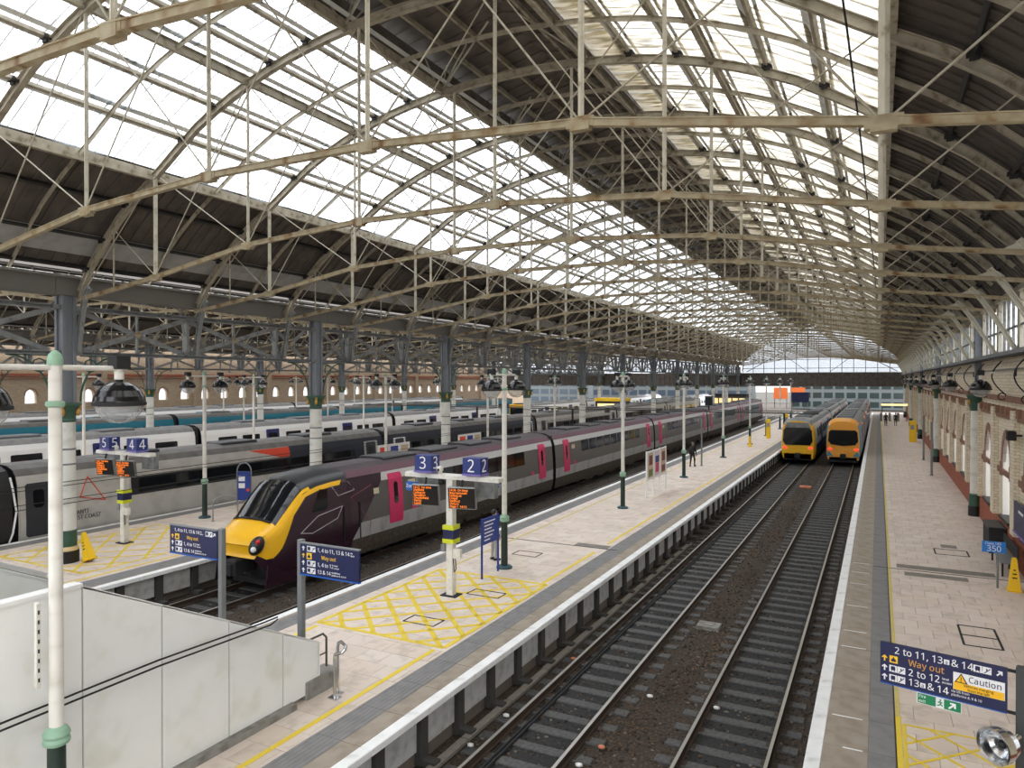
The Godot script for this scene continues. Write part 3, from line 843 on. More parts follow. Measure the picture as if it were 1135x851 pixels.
func end_screen(cx: float, z: float) -> void:
	# glazed gable: mullions every 2 m, two transoms, panes between, dark bridge beam below
	var w := structure("wall_end", W(cx, 0, z))
	var sill := 7.4
	for i in range(-7, 8):
		var x := i * 1.97
		var h := (table(RIB, x) if absf(x) < 13.9 else 8.6) + 0.3
		if absf(i) < 7 or true: put(w, "mullion", MB.new().box(Vector3(x, (sill + h) / 2, 0), Vector3(0.1, h - sill, 0.12)), M.mullion)
		if i < 7:
			var x1 := x + 1.97
			var h1 := (table(RIB, x1) if absf(x1) < 13.9 else 8.6) + 0.3
			var lev := [sill, 8.25, 9.9, 11.6, 13.3, 15.7]
			for k in 5:
				var lo: float = lev[k]; var ta := minf(lev[k + 1], h); var tb := minf(lev[k + 1], h1)
				if maxf(ta, tb) > lo + 0.1:
					put(w, "pane", MB.new().prism(PackedVector2Array([Vector2(x + 0.05, lo + 0.04), Vector2(x1 - 0.05, lo + 0.04), Vector2(x1 - 0.05, maxf(tb, lo + 0.06)), Vector2(x + 0.05, maxf(ta, lo + 0.06))]), -0.01, 0.01), M.pane)
	for y in [8.25, 9.9, 11.6, 13.3]:
		var hw := 13.9
		while hw > 0.5 and table(RIB, hw) + 0.2 < y: hw -= 0.1
		put(w, "transom", MB.new().box(Vector3(0, y, 0), Vector3(hw * 2, 0.09, 0.1)), M.mullion)
	for s in [-1, 1]:
		put(w, "wind_brace", MB.new().beam(Vector3(s * 13, 7.6, 0.2), Vector3(0, 15.0, 0.2), 0.12, 0.12), M.mullion)
		put(w, "wind_brace", MB.new().beam(Vector3(s * 2, 7.6, 0.25), Vector3(s * 9, 13.0, 0.25), 0.08, 0.08), M.mullion)
	put(w, "bridge_beam", MB.new().box(Vector3(0, 6.1, -0.6), Vector3(28.6, 2.6, 1.6)), M.roof_dark)
	for i in range(-14, 15): put(w, "beam_stiffener", MB.new().box(Vector3(i * 1.0, 6.1, 0.24), Vector3(0.06, 2.4, 0.1)), M.roof_dark)

func build_roofs() -> void:
	truss_meshes()
	for i in N_TRUSS:
		truss(CX, i, 1 if i < 16 else 0, "%s steel arched truss from the viewer in the near roof span" % nth(i))
	roof_span(CX, true)
	for k in [1, 2]:
		roof_span(CX - SPAN * k, false)
		for i in range(2, N_TRUSS):
			truss(CX - SPAN * k, i, 0, "%s steel arched truss from the viewer in the %s roof span" % [nth(i), ["", "middle", "far left"][k]])
	end_screen(CX, ZEND + 0.3)
	end_screen(CX - SPAN, ZEND + 0.3)
	end_screen(CX - SPAN * 2, ZEND + 0.3)

# ---------------------------------------------------------------- columns, girders, walls
func scroll_bracket(dirz: float, y0: float, reach: float, m: Material) -> MB:
	# pierced quarter-round spandrel: outer curve, stem, ring
	var b := MB.new()
	var pts := []
	for i in 9:
		var a := PI / 2 * i / 8.0
		pts.append(Vector3(0, y0 + reach * (1.15) * sin(a), dirz * (0.2 + reach * (1 - cos(a)))))
	b.path(pts, 0.035, 5)
	for i in 8:
		var a := TAU * i / 8.0; var c := TAU * (i + 1) / 8.0
		b.tube(Vector3(0, y0 + reach * 0.9 + 0.22 * sin(a), dirz * (0.2 + reach * 0.26) + 0.22 * cos(a)), Vector3(0, y0 + reach * 0.9 + 0.22 * sin(c), dirz * (0.2 + reach * 0.26) + 0.22 * cos(c)), 0.025, -1, 5)
	b.tube(Vector3(0, y0 + reach * 1.15, dirz * 0.2), Vector3(0, y0 + reach * 1.15, dirz * (0.2 + reach)), 0.03, -1, 5)
	return b

func column(label: String, x: float, z: float, proto: Node3D) -> Node3D:
	if proto: return copy_of(proto, W(x, 0, z), 0.0, label)
	var t := thing("iron_column", label, "column", W(x, 0, z), 0.0, "cast iron roof columns")
	put(t, "plinth", MB.new().lathe([Vector2(0.38, 0), Vector2(0.38, 0.38), Vector2(0.36, 0.4)], 18), M.black)
	put(t, "ring", MB.new().lathe([Vector2(0.36, 0.4), Vector2(0.37, 0.44), Vector2(0.33, 0.52), Vector2(0.31, 0.54)], 18), M.cream_ring)
	put(t, "base_band", MB.new().lathe([Vector2(0.315, 0.54), Vector2(0.315, 1.06), Vector2(0.3, 1.08)], 18), M.green)
	put(t, "shaft", MB.new().lathe([Vector2(0.295, 1.08), Vector2(0.285, 3.6), Vector2(0.28, 4.68)], 18), M.col_white)
	for y in [3.25, 3.75]: put(t, "strap", MB.new().lathe([Vector2(0.292, y), Vector2(0.296, y + 0.03), Vector2(0.29, y + 0.06)], 18), M.steel_grey)
	var cap := put(t, "capital", MB.new().lathe([Vector2(0.28, 4.68), Vector2(0.32, 4.74), Vector2(0.29, 4.8), Vector2(0.31, 5.0), Vector2(0.42, 5.2), Vector2(0.46, 5.24), Vector2(0.46, 5.32), Vector2(0, 5.32)], 16), M.green)
	for i in 4:
		var a := TAU * i / 4 + PI / 4
		put(cap, "gilt_leaf", MB.new().ball(Vector3(0.36 * cos(a), 5.02, 0.36 * sin(a)), 0.1, 6, 4, Vector3(0.8, 1.5, 0.8)).ball(Vector3(0.4 * cos(a), 5.2, 0.4 * sin(a)), 0.07, 6, 4), M.gold)
	var up := MB.new().box(Vector3(0, 7.1, 0), Vector3(0.34, 3.56, 0.34))
	for s in [[-1, -1], [1, -1], [1, 1], [-1, 1]]: up.box(Vector3(s[0] * 0.17, 7.1, s[1] * 0.17), Vector3(0.12, 3.56, 0.12))
	put(t, "upper_shaft", up, M.col_grey)
	for y in [[8.5, 0.16, 0.3], [6.98, 0.14, 0.3], [9.17, 0.56, 0.6], [9.49, 0.08, 1.06]]: put(t, "chord_seat", MB.new().box(Vector3(0, y[0], 0), Vector3(y[2], y[1], 0.96)), M.steel_grey if y[0] < 9 else M.gutter)
	return t

func girder(label: String, x: float, z0: float, z1: float, even: bool) -> void:
	var t := thing("lattice_girder", label, "girder", W(x, 0, z0), 0.0, "lattice girders on the column lines")
	var L := z1 - z0
	put(t, "top_chord", MB.new().ibeam(Vector3(0, 8.5, 0), Vector3(0, 8.5, -L), 0.3, 0.16, 0.03), M.steel_grey)
	put(t, "bottom_chord", MB.new().ibeam(Vector3(0, 6.98, 0), Vector3(0, 6.98, -L), 0.3, 0.14, 0.03), M.steel_grey)
	put(t, "gutter_fascia", MB.new().box(Vector3(0, 9.17, -L / 2), Vector3(0.6, 0.56, L)), M.gutter)
	put(t, "gutter_bed", MB.new().box(Vector3(0, 9.49, -L / 2), Vector3(1.06, 0.08, L)), M.gutter)
	put(t, "scroll_bracket", scroll_bracket(-1.0, 5.35, 1.35, M.green), M.green, Vector3(0, 0, 0.2))
	put(t, "scroll_bracket", scroll_bracket(1.0, 5.35, 1.35, M.green), M.green, Vector3(0, 0, -L - 0.2))
	var cuts := [0.0]
	for s in ([BAY - 0.49, BAY, BAY / 2 - 0.49] if even else [BAY / 2 - 0.49, BAY, BAY - 0.49]): cuts.append(minf(cuts[-1] + s, L))
	for i in 3:
		var a: float = -cuts[i]; var b: float = -cuts[i + 1]
		if a - b < 0.3: continue
		if a - b > 3.0: put(t, "upright", MB.new().box(Vector3(0, 7.74, (a + b) / 2), Vector3(0.1, 1.4, 0.06)), M.steel_grey)
		put(t, "brace", MB.new().beam(Vector3(0.05, 7.05, a), Vector3(0.05, 8.42, b), 0.17, 0.03, Vector3.RIGHT), M.steel_grey)
		put(t, "brace", MB.new().beam(Vector3(-0.05, 8.42, a), Vector3(-0.05, 7.05, b), 0.17, 0.03, Vector3.RIGHT), M.steel_grey)
		var rb := put(t, "rosette", MB.new().lathe([Vector2(0.12, 0), Vector2(0.1, 0.03), Vector2(0, 0.05)], 10, Vector3(0.07, 7.74, (a + b) / 2), Basis(Vector3(0, 0, 1), -PI / 2)), M.rust_paint)
		if i > 0: put(t, "upright", MB.new().box(Vector3(0, 7.74, a), Vector3(0.26, 1.4, 0.12)), M.steel_grey)

func build_column_lines() -> void:
	var proto: Node3D = null
	for line in 2:
		var x := -24.15 - SPAN * line
		for i in range(-1, 12):
			var z := 14.54 + i * 11.6
			var lab := "%s white and green iron column from the viewer in the %s row" % [nth(i + 1), ["near", "farther"][line]]
			if i >= 0 or line == 1:
				var c := column(lab, x, z - (0.28 if i == 0 else 0.0), proto)
				if proto == null: proto = c
			girder("grey lattice girder over the %s bay of the %s column row" % [nth(i + 1), ["near", "farther"][line]], x, z + (0.21 if i == 0 else 0.49), minf(z + (10.83 if i == -1 else 11.11), 145.0), i % 2 == 0)

func arch_pts(w: float, sill: float, spring: float, n: int) -> Array:
	var a := [Vector2(-w, sill), Vector2(-w, spring)]
	for i in range(1, n): a.append(Vector2(-w * cos(PI * i / n), spring + w * 1.15 * sin(PI * i / n)))
	a.append(Vector2(w, spring)); a.append(Vector2(w, sill))
	return a

func build_right_wall() -> void:
	var w := structure("wall_right")
	var xf := 4.1
	# bays between the trusses: plinth, brick face round an arched window, clerestory above
	var hw := 0.85; var sill := 1.08; var spring := 3.05
	var n := 10
	var face := MB.new(); var reveal := MB.new(); var ring := MB.new()
	var pts := arch_pts(hw, sill, spring, n)
	var B := BAY / 2
	# local z runs along the wall, x into it; the wall is 0.7 thick
	var q := func(m: MB, a: Vector2, b: Vector2, c: Vector2, d: Vector2, x: float) -> void:
		m.quad(Vector3(x, a.y, a.x), Vector3(x, b.y, b.x), Vector3(x, c.y, c.x), Vector3(x, d.y, d.x))
	for x in [0.0, 0.7]:
		q.call(face, Vector2(-B, 0.95), Vector2(-hw, 0.95), Vector2(-hw, 7.0), Vector2(-B, 7.0), x)
		q.call(face, Vector2(hw, 0.95), Vector2(B, 0.95), Vector2(B, 7.0), Vector2(hw, 7.0), x)
		q.call(face, Vector2(-hw, 0.95), Vector2(hw, 0.95), Vector2(hw, sill), Vector2(-hw, sill), x)
		for i in range(1, pts.size() - 2):
			q.call(face, pts[i], pts[i + 1], Vector2(pts[i + 1].x, 7.0), Vector2(pts[i].x, 7.0), x)
	for i in pts.size():
		var a: Vector2 = pts[i]; var b: Vector2 = pts[(i + 1) % pts.size()]
		reveal.quad(Vector3(0, a.y, a.x), Vector3(0.7, a.y, a.x), Vector3(0.7, b.y, b.x), Vector3(0, b.y, b.x))
	for i in range(1, pts.size() - 2):
		var a: Vector2 = pts[i]; var b: Vector2 = pts[i + 1]
		var ca := (a - Vector2(0, spring)).normalized() * 0.28; var cb := (b - Vector2(0, spring)).normalized() * 0.28
		ring.quad(Vector3(-0.03, a.y, a.x), Vector3(-0.03, b.y, b.x), Vector3(-0.03, b.y + cb.y, b.x + cb.x), Vector3(-0.03, a.y + ca.y, a.x + ca.x))
		ring.quad(Vector3(-0.03, a.y + ca.y, a.x + ca.x), Vector3(-0.03, b.y + cb.y, b.x + cb.x), Vector3(0.0, b.y + cb.y, b.x + cb.x), Vector3(0.0, a.y + ca.y, a.x + ca.x))
		ring.quad(Vector3(-0.03, a.y, a.x), Vector3(-0.03, b.y, b.x), Vector3(0.1, b.y, b.x), Vector3(0.1, a.y, a.x))
	var fm := face.mesh(); var rm := reveal.mesh(); var gm := ring.mesh()
	var pl := MB.new().box(Vector3(0.3, 0.475, 0), Vector3(0.78, 0.95, BAY)).mesh()
	var sl := MB.new().cbox(Vector3(0.2, sill - 0.02, 0), Vector3(0.62, 0.1, hw * 2 + 0.3), 0.015).mesh()
	var jamb := MB.new()
	for s in [-1, 1]: jamb.box(Vector3(-0.02, spring - 0.25, s * (hw + 0.22)), Vector3(0.06, 0.5, 0.44))
	var jm := jamb.mesh()
	var pil := MB.new().box(Vector3(-0.08, 3.0, 0), Vector3(0.18, 4.1, 0.75)).mesh()
	var glass := MB.new()
	var poly := PackedVector2Array(pts)
	glass.prism(poly, -0.012, 0.012, Transform3D(Basis(Vector3(0, 0, 1), Vector3.UP, Vector3(-1, 0, 0)), Vector3(0.45, 0, 0)))
	var glm := glass.mesh()
	var bars := MB.new().box(Vector3(0.42, 2.55, 0), Vector3(0.06, 2.95, 0.06)).box(Vector3(0.42, 2.0, 0), Vector3(0.06, 0.05, 1.7)).box(Vector3(0.42, 3.05, 0), Vector3(0.06, 0.06, 1.7)).mesh()
	var cons := MB.new()   # S-shaped iron bracket below the ledge
	var sp := []
	for i in 12: sp.append(Vector3(-0.1 - 0.42 * sin(PI * i / 11.0 * 0.9), 5.55 + 1.2 * i / 11.0, 0))
	cons.path(sp, 0.022, 5)
	for i in 7: cons.tube(Vector3(-0.22 + 0.12 * cos(i * 0.8), 5.5 + 0.12 * sin(i * 0.8), 0), Vector3(-0.22 + 0.12 * cos(i * 0.8 + 0.8), 5.5 + 0.12 * sin(i * 0.8 + 0.8), 0), 0.02, -1, 5)
	var cm := cons.mesh()
	var dent := MB.new().box(Vector3(-0.05, 4.98, 0), Vector3(0.14, 0.3, 0.34)).mesh()
	var cler := MB.new().box(Vector3(0, 8.0, 0), Vector3(0.3, 2.0, 0.5)).mesh()
	var cbar := MB.new().box(Vector3(0.05, 8.0, -1.0), Vector3(0.08, 2.0, 0.08)).box(Vector3(0.05, 8.0, 1.0), Vector3(0.08, 2.0, 0.08)).box(Vector3(0.05, 8.0, 0), Vector3(0.08, 2.0, 0.08)).box(Vector3(0.05, 7.9, 0), Vector3(0.07, 0.07, BAY)).mesh()
	var cpane := MB.new().box(Vector3(0.12, 8.0, 0), Vector3(0.012, 2.0, 1.05)).mesh()
	for i in 31:
		var zc := Z0 + (i + 0.5) * BAY
		var at := W(xf, 0, zc)
		put(w, "plinth", pl, M.red_brick, at)
		put(w, "brick_face", fm, M.brick, at)
		put(w, "reveal", rm, M.white_tile, at)
		put(w, "arch_ring", gm, M.brown_stone, at)
		put(w, "window_sill", sl, M.dark_concrete, at)
		put(w, "jamb_stone", jm, M.brown_stone, at)
		var gl := put(w, "window_pane", glm, M.frosted, at)
		put(gl, "glazing_bar", bars, M.white)
		put(w, "pilaster", pil, M.brick, W(xf, 0, zc - B))
		if i > 2:
			put(w, "scroll_bracket", cm, M.soft_black, W(xf, 0, zc - 0.6))
			for k in 4: put(w, "dentil", dent, M.brown_stone, W(xf, 0, zc - B + BAY * (k + 0.5) / 4))
		put(w, "clerestory_post", cler, M.cream, W(xf + 0.15, 0, zc - B))
		put(w, "clerestory_bars", cbar, M.steel_grey, at)
		for k in 4: put(w, "clerestory_pane", cpane, M.frosted, W(xf, 0, zc - B + BAY * (k + 0.5) / 4))
	var zl := 150.0
	put(w, "string_course", MB.new().box(W(xf - 0.03, 5.42, 72), Vector3(0.16, 0.2, zl)), M.brown_stone)
	put(w, "lower_course", MB.new().box(W(xf - 0.02, 4.78, 72), Vector3(0.12, 0.14, zl)), M.brown_stone)
	put(w, "impost_course", MB.new().box(W(xf - 0.015, 2.72, 72), Vector3(0.06, 0.2, zl)), M.brown_stone)
	put(w, "wall_head", MB.new().box(W(xf - 0.05, 6.98, 72), Vector3(0.62, 0.14, zl)), M.steel_grey)
	put(w, "ledge_pipe", MB.new().tube(W(xf - 0.42, 6.85, 0), W(xf - 0.42, 6.85, 145), 0.05, -1, 6), M.soft_black)
	put(w, "eaves_beam", MB.new().box(W(xf + 0.15, 9.2, 72), Vector3(0.5, 0.45, zl)), M.rib)
	put(w, "conduit", MB.new().tube(W(xf - 0.1, 6.45, 14), W(xf - 0.1, 6.45, 145), 0.03, -1, 5), M.steel_grey)
	# engaged iron columns
	var proto: Node3D = null
	for i in range(1, 7):
		var z := 14.54 + (i - 1) * 23.2
		if i == 1: continue
		var lab := "%s pale iron wall column with green capital along the brick wall" % nth(i - 2)
		if proto:
			copy_of(proto, W(3.86, 0, z), 0, lab)
			continue
		var t := thing("wall_column", lab, "column", W(3.86, 0, z), 0, "iron columns along the brick wall")
		proto = t
		put(t, "plinth", MB.new().lathe([Vector2(0.26, 0), Vector2(0.26, 0.42), Vector2(0.24, 0.45)], 14), M.black)
		put(t, "base", MB.new().lathe([Vector2(0.24, 0.45), Vector2(0.235, 0.9), Vector2(0.25, 0.94), Vector2(0.2, 1.0)], 14), M.green)
		put(t, "shaft", MB.new().lathe([Vector2(0.195, 1.0), Vector2(0.18, 4.72)], 14), M.col_white)
		var cp := put(t, "capital", MB.new().lathe([Vector2(0.18, 4.7), Vector2(0.22, 4.76), Vector2(0.2, 4.82), Vector2(0.24, 5.1), Vector2(0.34, 5.35), Vector2(0.34, 5.42), Vector2(0, 5.42)], 14), M.green)
		put(cp, "gilt_leaf", MB.new().ball(Vector3(-0.24, 5.1, 0.1), 0.08, 6, 4, Vector3(0.8, 1.5, 1)).ball(Vector3(-0.2, 5.1, -0.16), 0.08, 6, 4, Vector3(0.8, 1.5, 1)), M.gold)
		put(t, "upper_shaft", MB.new().box(Vector3(0.1, 7.1, 0), Vector3(0.26, 3.4, 0.26)), M.col_grey)

func build_far_walls() -> void:
	# brick wall far to the left, with arched windows
	var w := structure("wall_left")
	var x := -81.5
	var pts := arch_pts(0.6, 3.5, 4.35, 8)
	var face := MB.new(); var B := 1.6
	var q := func(m: MB, a: Vector2, b: Vector2, c: Vector2, d: Vector2, xx: float) -> void:
		m.quad(Vector3(xx, a.y, -a.x), Vector3(xx, b.y, -b.x), Vector3(xx, c.y, -c.x), Vector3(xx, d.y, -d.x))
	for xx in [0.0, -0.5]:
		q.call(face, Vector2(-B, -1), Vector2(-0.6, -1), Vector2(-0.6, 9.9), Vector2(-B, 9.9), xx)
		q.call(face, Vector2(0.6, -1), Vector2(B, -1), Vector2(B, 9.9), Vector2(0.6, 9.9), xx)
		q.call(face, Vector2(-0.6, -1), Vector2(0.6, -1), Vector2(0.6, 3.5), Vector2(-0.6, 3.5), xx)
		for i in range(1, pts.size() - 2): q.call(face, pts[i], pts[i + 1], Vector2(pts[i + 1].x, 9.9), Vector2(pts[i].x, 9.9), xx)
	for i in pts.size():
		var a: Vector2 = pts[i]; var b: Vector2 = pts[(i + 1) % pts.size()]
		face.quad(Vector3(0, a.y, a.x), Vector3(-0.5, a.y, a.x), Vector3(-0.5, b.y, b.x), Vector3(0, b.y, b.x))
	var fm := face.mesh()
	var ring := MB.new()
	for i in range(1, pts.size() - 2):
		var a: Vector2 = pts[i]; var b: Vector2 = pts[i + 1]
		var ca := (a - Vector2(0, 4.35)).normalized() * 0.15; var cb := (b - Vector2(0, 4.35)).normalized() * 0.15
		ring.quad(Vector3(0.05, b.y, b.x), Vector3(0.05, a.y, a.x), Vector3(0.05, a.y + ca.y, a.x + ca.x), Vector3(0.05, b.y + cb.y, b.x + cb.x))
	var rm := ring.mesh()
	var gm := MB.new().prism(PackedVector2Array(pts), -0.01, 0.01, Transform3D(Basis(Vector3(0, 0, 1), Vector3.UP, Vector3(-1, 0, 0)), Vector3(-0.3, 0, 0))).mesh()
	var pil := MB.new().box(Vector3(0.2, 4.1, 0), Vector3(0.4, 10.2, 0.7)).mesh()
	for i in 56:
		var at := W(x, 0, -10 + i * 3.2)
		put(w, "brick_face", fm, M.far_brick, at)
		put(w, "arch_ring", rm, M.brown_stone, at)
		put(w, "window_pane", gm, M.frosted, at)
		if i % 4 == 0: put(w, "pilaster", pil, M.far_brick, at + Vector3(0, 0, 1.6))
	put(w, "string_course", MB.new().box(W(x + 0.06, 6.6, 78), Vector3(0.16, 0.3, 180)), M.red_brick)
	put(w, "corbel_course", MB.new().box(W(x + 0.06, 6.2, 78), Vector3(0.12, 0.16, 180)), M.brown_stone)
	# wall behind the viewer, glazed above the doors
	var b := structure("wall_back")
	put(b, "lower_wall", MB.new().box(W(-38, 1.3, -9.2), Vector3(92, 2.8, 0.4)), M.panel)
	for i in 31: put(b, "mullion", MB.new().box(W(5 - i * 3.0, 9.6, -9.2), Vector3(0.14, 13.8, 0.2)), M.mullion)
	for i in 30: put(b, "pane", MB.new().box(W(3.5 - i * 3.0, 9.6, -9.2), Vector3(2.86, 13.8, 0.02)), M.clear_pane)

# ---------------------------------------------------------------- trains
# cross-section of a coach body, right half, from the roof crown down: x, height above rail
const PROF := [[0.0, 3.72], [0.55, 3.69], [0.95, 3.55], [1.17, 3.30], [1.27, 2.98], [1.335, 2.25], [1.365, 1.55], [1.36, 0.98], [1.31, 0.6], [1.24, 0.32]]

func prof(k: float, wide := 1.0, tall := 1.0) -> Vector2:
	var i := int(k)
	var t := k - i
	if i >= PROF.size() - 1: return Vector2(PROF[-1][0] * wide, PROF[-1][1] * tall)
	return Vector2(lerpf(PROF[i][0], PROF[i + 1][0], t) * wide, lerpf(PROF[i][1], PROF[i + 1][1], t) * tall)

func band(k0: int, k1: int, z0: float, z1: float, wide := 1.0, tall := 1.0, grow := 0.0) -> MB:
	# strip of both body sides between two points of the section
	var m := MB.new()
	for s in [-1, 1]:
		for k in range(k0, k1):
			var a := prof(k, wide, tall); var b := prof(k + 1, wide, tall)
			var t := (b - a).normalized(); var nn := Vector2(-t.y, t.x) * -grow
			a += Vector2(absf(nn.x), maxf(nn.y, 0)); b += Vector2(absf(nn.x), maxf(nn.y, 0))
			var p := [Vector3(s * a.x, a.y, z0), Vector3(s * a.x, a.y, z1), Vector3(s * b.x, b.y, z1), Vector3(s * b.x, b.y, z0)]
			if s > 0: m.quad(p[0], p[3], p[2], p[1])
			else: m.quad(p[0], p[1], p[2], p[3])
	return m

func end_cap(m: MB, z: float, dir: float, wide := 1.0, tall := 1.0) -> void:
	var pts := PackedVector2Array()
	for k in PROF.size(): pts.append(prof(k, wide, tall))
	for k in range(PROF.size() - 1, 0, -1): pts.append(prof(k, wide, tall) * Vector2(-1, 1))
	m.prism(pts, z, z + dir * 0.02)

func side_at(y: float, wide := 1.0, tall := 1.0) -> float:
	for k in PROF.size() - 1:
		if y <= PROF[k][1] * tall and y >= PROF[k + 1][1] * tall:
			return lerpf(PROF[k][0], PROF[k + 1][0], (PROF[k][1] * tall - y) / (PROF[k][1] * tall - PROF[k + 1][1] * tall)) * wide
	return PROF[-1][0] * wide

func side_plate(y0: float, y1: float, len: float, proud: float, wide := 1.0, tall := 1.0, cut := 0.0) -> MB:
	# plate that lies on the right body side, centred on local z = 0
	var m := MB.new()
	var ys := [y0, y0 + cut, y1 - cut, y1]
	for p in PROF:
		if p[1] * tall > y0 + cut + 0.01 and p[1] * tall < y1 - cut - 0.01: ys.append(p[1] * tall)
	ys.sort()
	var zs := []
	for i in ys.size(): zs.append(len / 2 - (cut if i == 0 or i == ys.size() - 1 else 0.0))
	for i in ys.size() - 1:
		var xa := side_at(ys[i], wide, tall) + proud; var xb := side_at(ys[i + 1], wide, tall) + proud
		if ys[i + 1] - ys[i] < 0.001: continue
		m.quad(Vector3(xa, ys[i], zs[i]), Vector3(xa, ys[i], -zs[i]), Vector3(xb, ys[i + 1], -zs[i + 1]), Vector3(xb, ys[i + 1], zs[i + 1]))
		for s in [-1, 1]:
			var a := Vector3(xa, ys[i], s * zs[i]); var b := Vector3(xb, ys[i + 1], s * zs[i + 1]); var o := Vector3(-proud - 0.01, 0, 0)
			if s > 0: m.quad(a + o, a, b, b + o)
			else: m.quad(b + o, b, a, a + o)
	var xt := side_at(y1, wide, tall)
	m.quad(Vector3(xt - 0.01, y1, zs[-1]), Vector3(xt + proud, y1, zs[-1]), Vector3(xt + proud, y1, -zs[-1]), Vector3(xt - 0.01, y1, -zs[-1]))
	return m

func both(parent: Node, called: String, mesh: ArrayMesh, m: Material, z: float) -> void:
	put(parent, called, mesh, m, Vector3(0, 0, z))
	put(parent, called, mesh, m, Vector3(0, 0, z), Basis(Vector3.UP, PI))

var bogie_mesh: ArrayMesh
func bogies(car: Node, z0: float, z1: float) -> void:
	if bogie_mesh == null:
		var b := MB.new()
		for s in [-1, 1]:
			b.box(Vector3(s * 1.05, 0.52, 0), Vector3(0.14, 0.3, 3.2)); b.box(Vector3(s * 1.08, 0.7, 0), Vector3(0.2, 0.3, 0.8))
			for zz in [-1.25, 1.25]:
				b.lathe([Vector2(0.42, -0.06), Vector2(0.42, 0.06), Vector2(0.12, 0.08), Vector2(0, 0.08)], 14, Vector3(s * 0.78, 0.42, zz), Basis(Vector3(0, 0, 1), -s * PI / 2))
				b.box(Vector3(s * 1.12, 0.44, zz), Vector3(0.16, 0.3, 0.34))
		bogie_mesh = b.mesh()
	put(car, "bogie", bogie_mesh, M.soft_black, Vector3(0, 0, z0 - 3.6))
	put(car, "bogie", bogie_mesh, M.soft_black, Vector3(0, 0, z1 + 3.6))

func coach(t: Node3D, z0: float, len: float, c: Dictionary, first := false) -> MeshInstance3D:
	# z0: near end (local, negative is away); returns the coach, whose children are its pieces
	var z1 := z0 - len
	var wd: float = c.get("wide", 1.0); var tl: float = c.get("tall", 1.0)
	var body := band(6, 7, z1, z0, wd, tl)
	var car := put(t, "coach", body, c.lower)
	var ends := MB.new()
	if not first: end_cap(ends, z0 - 0.02, 1, wd, tl)
	if not first: put(car, "end_wall", ends, M.train_black)
	var tail := MB.new()
	end_cap(tail, z1 + 0.02, -1, wd, tl)
	put(car, "end_wall", tail, M.train_black)
	put(car, "roof", band(0, 3, z1, z0, wd, tl), c.roof)
	put(car, "cant_rail", band(3, 4, z1, z0, wd, tl), c.cant)
	put(car, "skirt", band(7, 9, z1, z0, wd, tl), c.get("skirt", M.underframe))
	put(car, "window_band", band(4, 6, z1, z0, wd, tl), c.band)
	var under := MB.new()
	under.box(Vector3(0, 0.5, (z0 + z1) / 2), Vector3(2.3, 0.5, len - 10.5))
	for i in 5: under.box(Vector3(0, 0.42, lerpf(z0 - 6, z1 + 6, i / 4.0)), Vector3(2.46, 0.44, 1.4))
	put(car, "underfloor_gear", under, c.get("under", M.underframe))
	bogies(car, z0, z1)
	if c.get("gangway", true):
		put(car, "gangway", MB.new().box(Vector3(0, 2.0, z1 - 0.2), Vector3(2.2, 3.1, 0.36)), M.soft_black)
	return car

func roof_kit(car: Node, z0: float, z1: float, m: Material, n: int) -> void:
	var g := MB.new().cbox(Vector3(0, 3.72, 0), Vector3(1.3, 0.14, 2.4), 0.05).mesh()
	for i in n: put(car, "roof_unit", g, m, Vector3(0, 0, lerpf(z0 - 2.4, z1 + 2.4, (i + 0.5) / n)))

func livery_line(t: Node, pts: Array, r: float, m: Material) -> void:
	# thin stripe on the right body side, points as (y, z)
	var l := []
	for p in pts: l.append(Vector3(side_at(p.x) + 0.008, p.x, p.y))
	put(t, "livery_line", MB.new().path(l, r, 4), m)

func nose_section(s: float) -> Array:
	# distance behind the tip -> crown height, bottom, width share
	var T := [[0.0, 1.62, 1.15, 0.66], [0.12, 1.86, 0.95, 0.76], [0.4, 2.06, 0.62, 0.86], [0.85, 2.30, 0.40, 0.925], [1.3, 2.76, 0.32, 0.955], [1.75, 3.20, 0.32, 0.975], [2.1, 3.46, 0.32, 0.985], [2.7, 3.62, 0.32, 0.995], [3.4, 3.69, 0.32, 1.0], [4.3, 3.72, 0.32, 1.0]]
	for i in T.size() - 1:
		if s <= T[i + 1][0]:
			var k: float = (s - T[i][0]) / (T[i + 1][0] - T[i][0])
			return [lerpf(T[i][1], T[i + 1][1], k), lerpf(T[i][2], T[i + 1][2], k), lerpf(T[i][3], T[i + 1][3], k)]
	return [3.72, 0.32, 1.0]

func nose_pt(s: float, k: float) -> Vector3:
	var a := nose_section(s)
	var p := prof(absf(k))
	var y: float = a[1] + (p.y - 0.32) / 3.4 * (a[0] - a[1])
	var bow := 0.0
	if s < 2.2: bow = 0.22 * pow(absf(p.x) / 1.365, 2.0) * (1.0 - s / 2.2)
	return Vector3(signf(k) * p.x * a[2], y, -(s + bow))

func sb(k: float) -> float:
	return 2.75 - 1.25 * (k - 3.0) if k < 4.0 else maxf(1.5 - 0.5 * (k - 4.0), 0.2)

func nose_n(s: float, k: float, side: int) -> Vector3:
	var e := 0.09
	var ka := maxf(k - 0.25, 0.0005); var kb := minf(k + 0.25, 9.0)
	var ds := nose_pt(minf(s + e, 4.3), k * side) - nose_pt(maxf(s - e, 0.0), k * side)
	var dk := nose_pt(s, kb * side) - nose_pt(s, ka * side)
	if k < 0.3: dk = Vector3(side, 0, 0)
	var n := dk.cross(ds) * side
	return n.normalized() if n.length() > 1e-6 else Vector3.UP

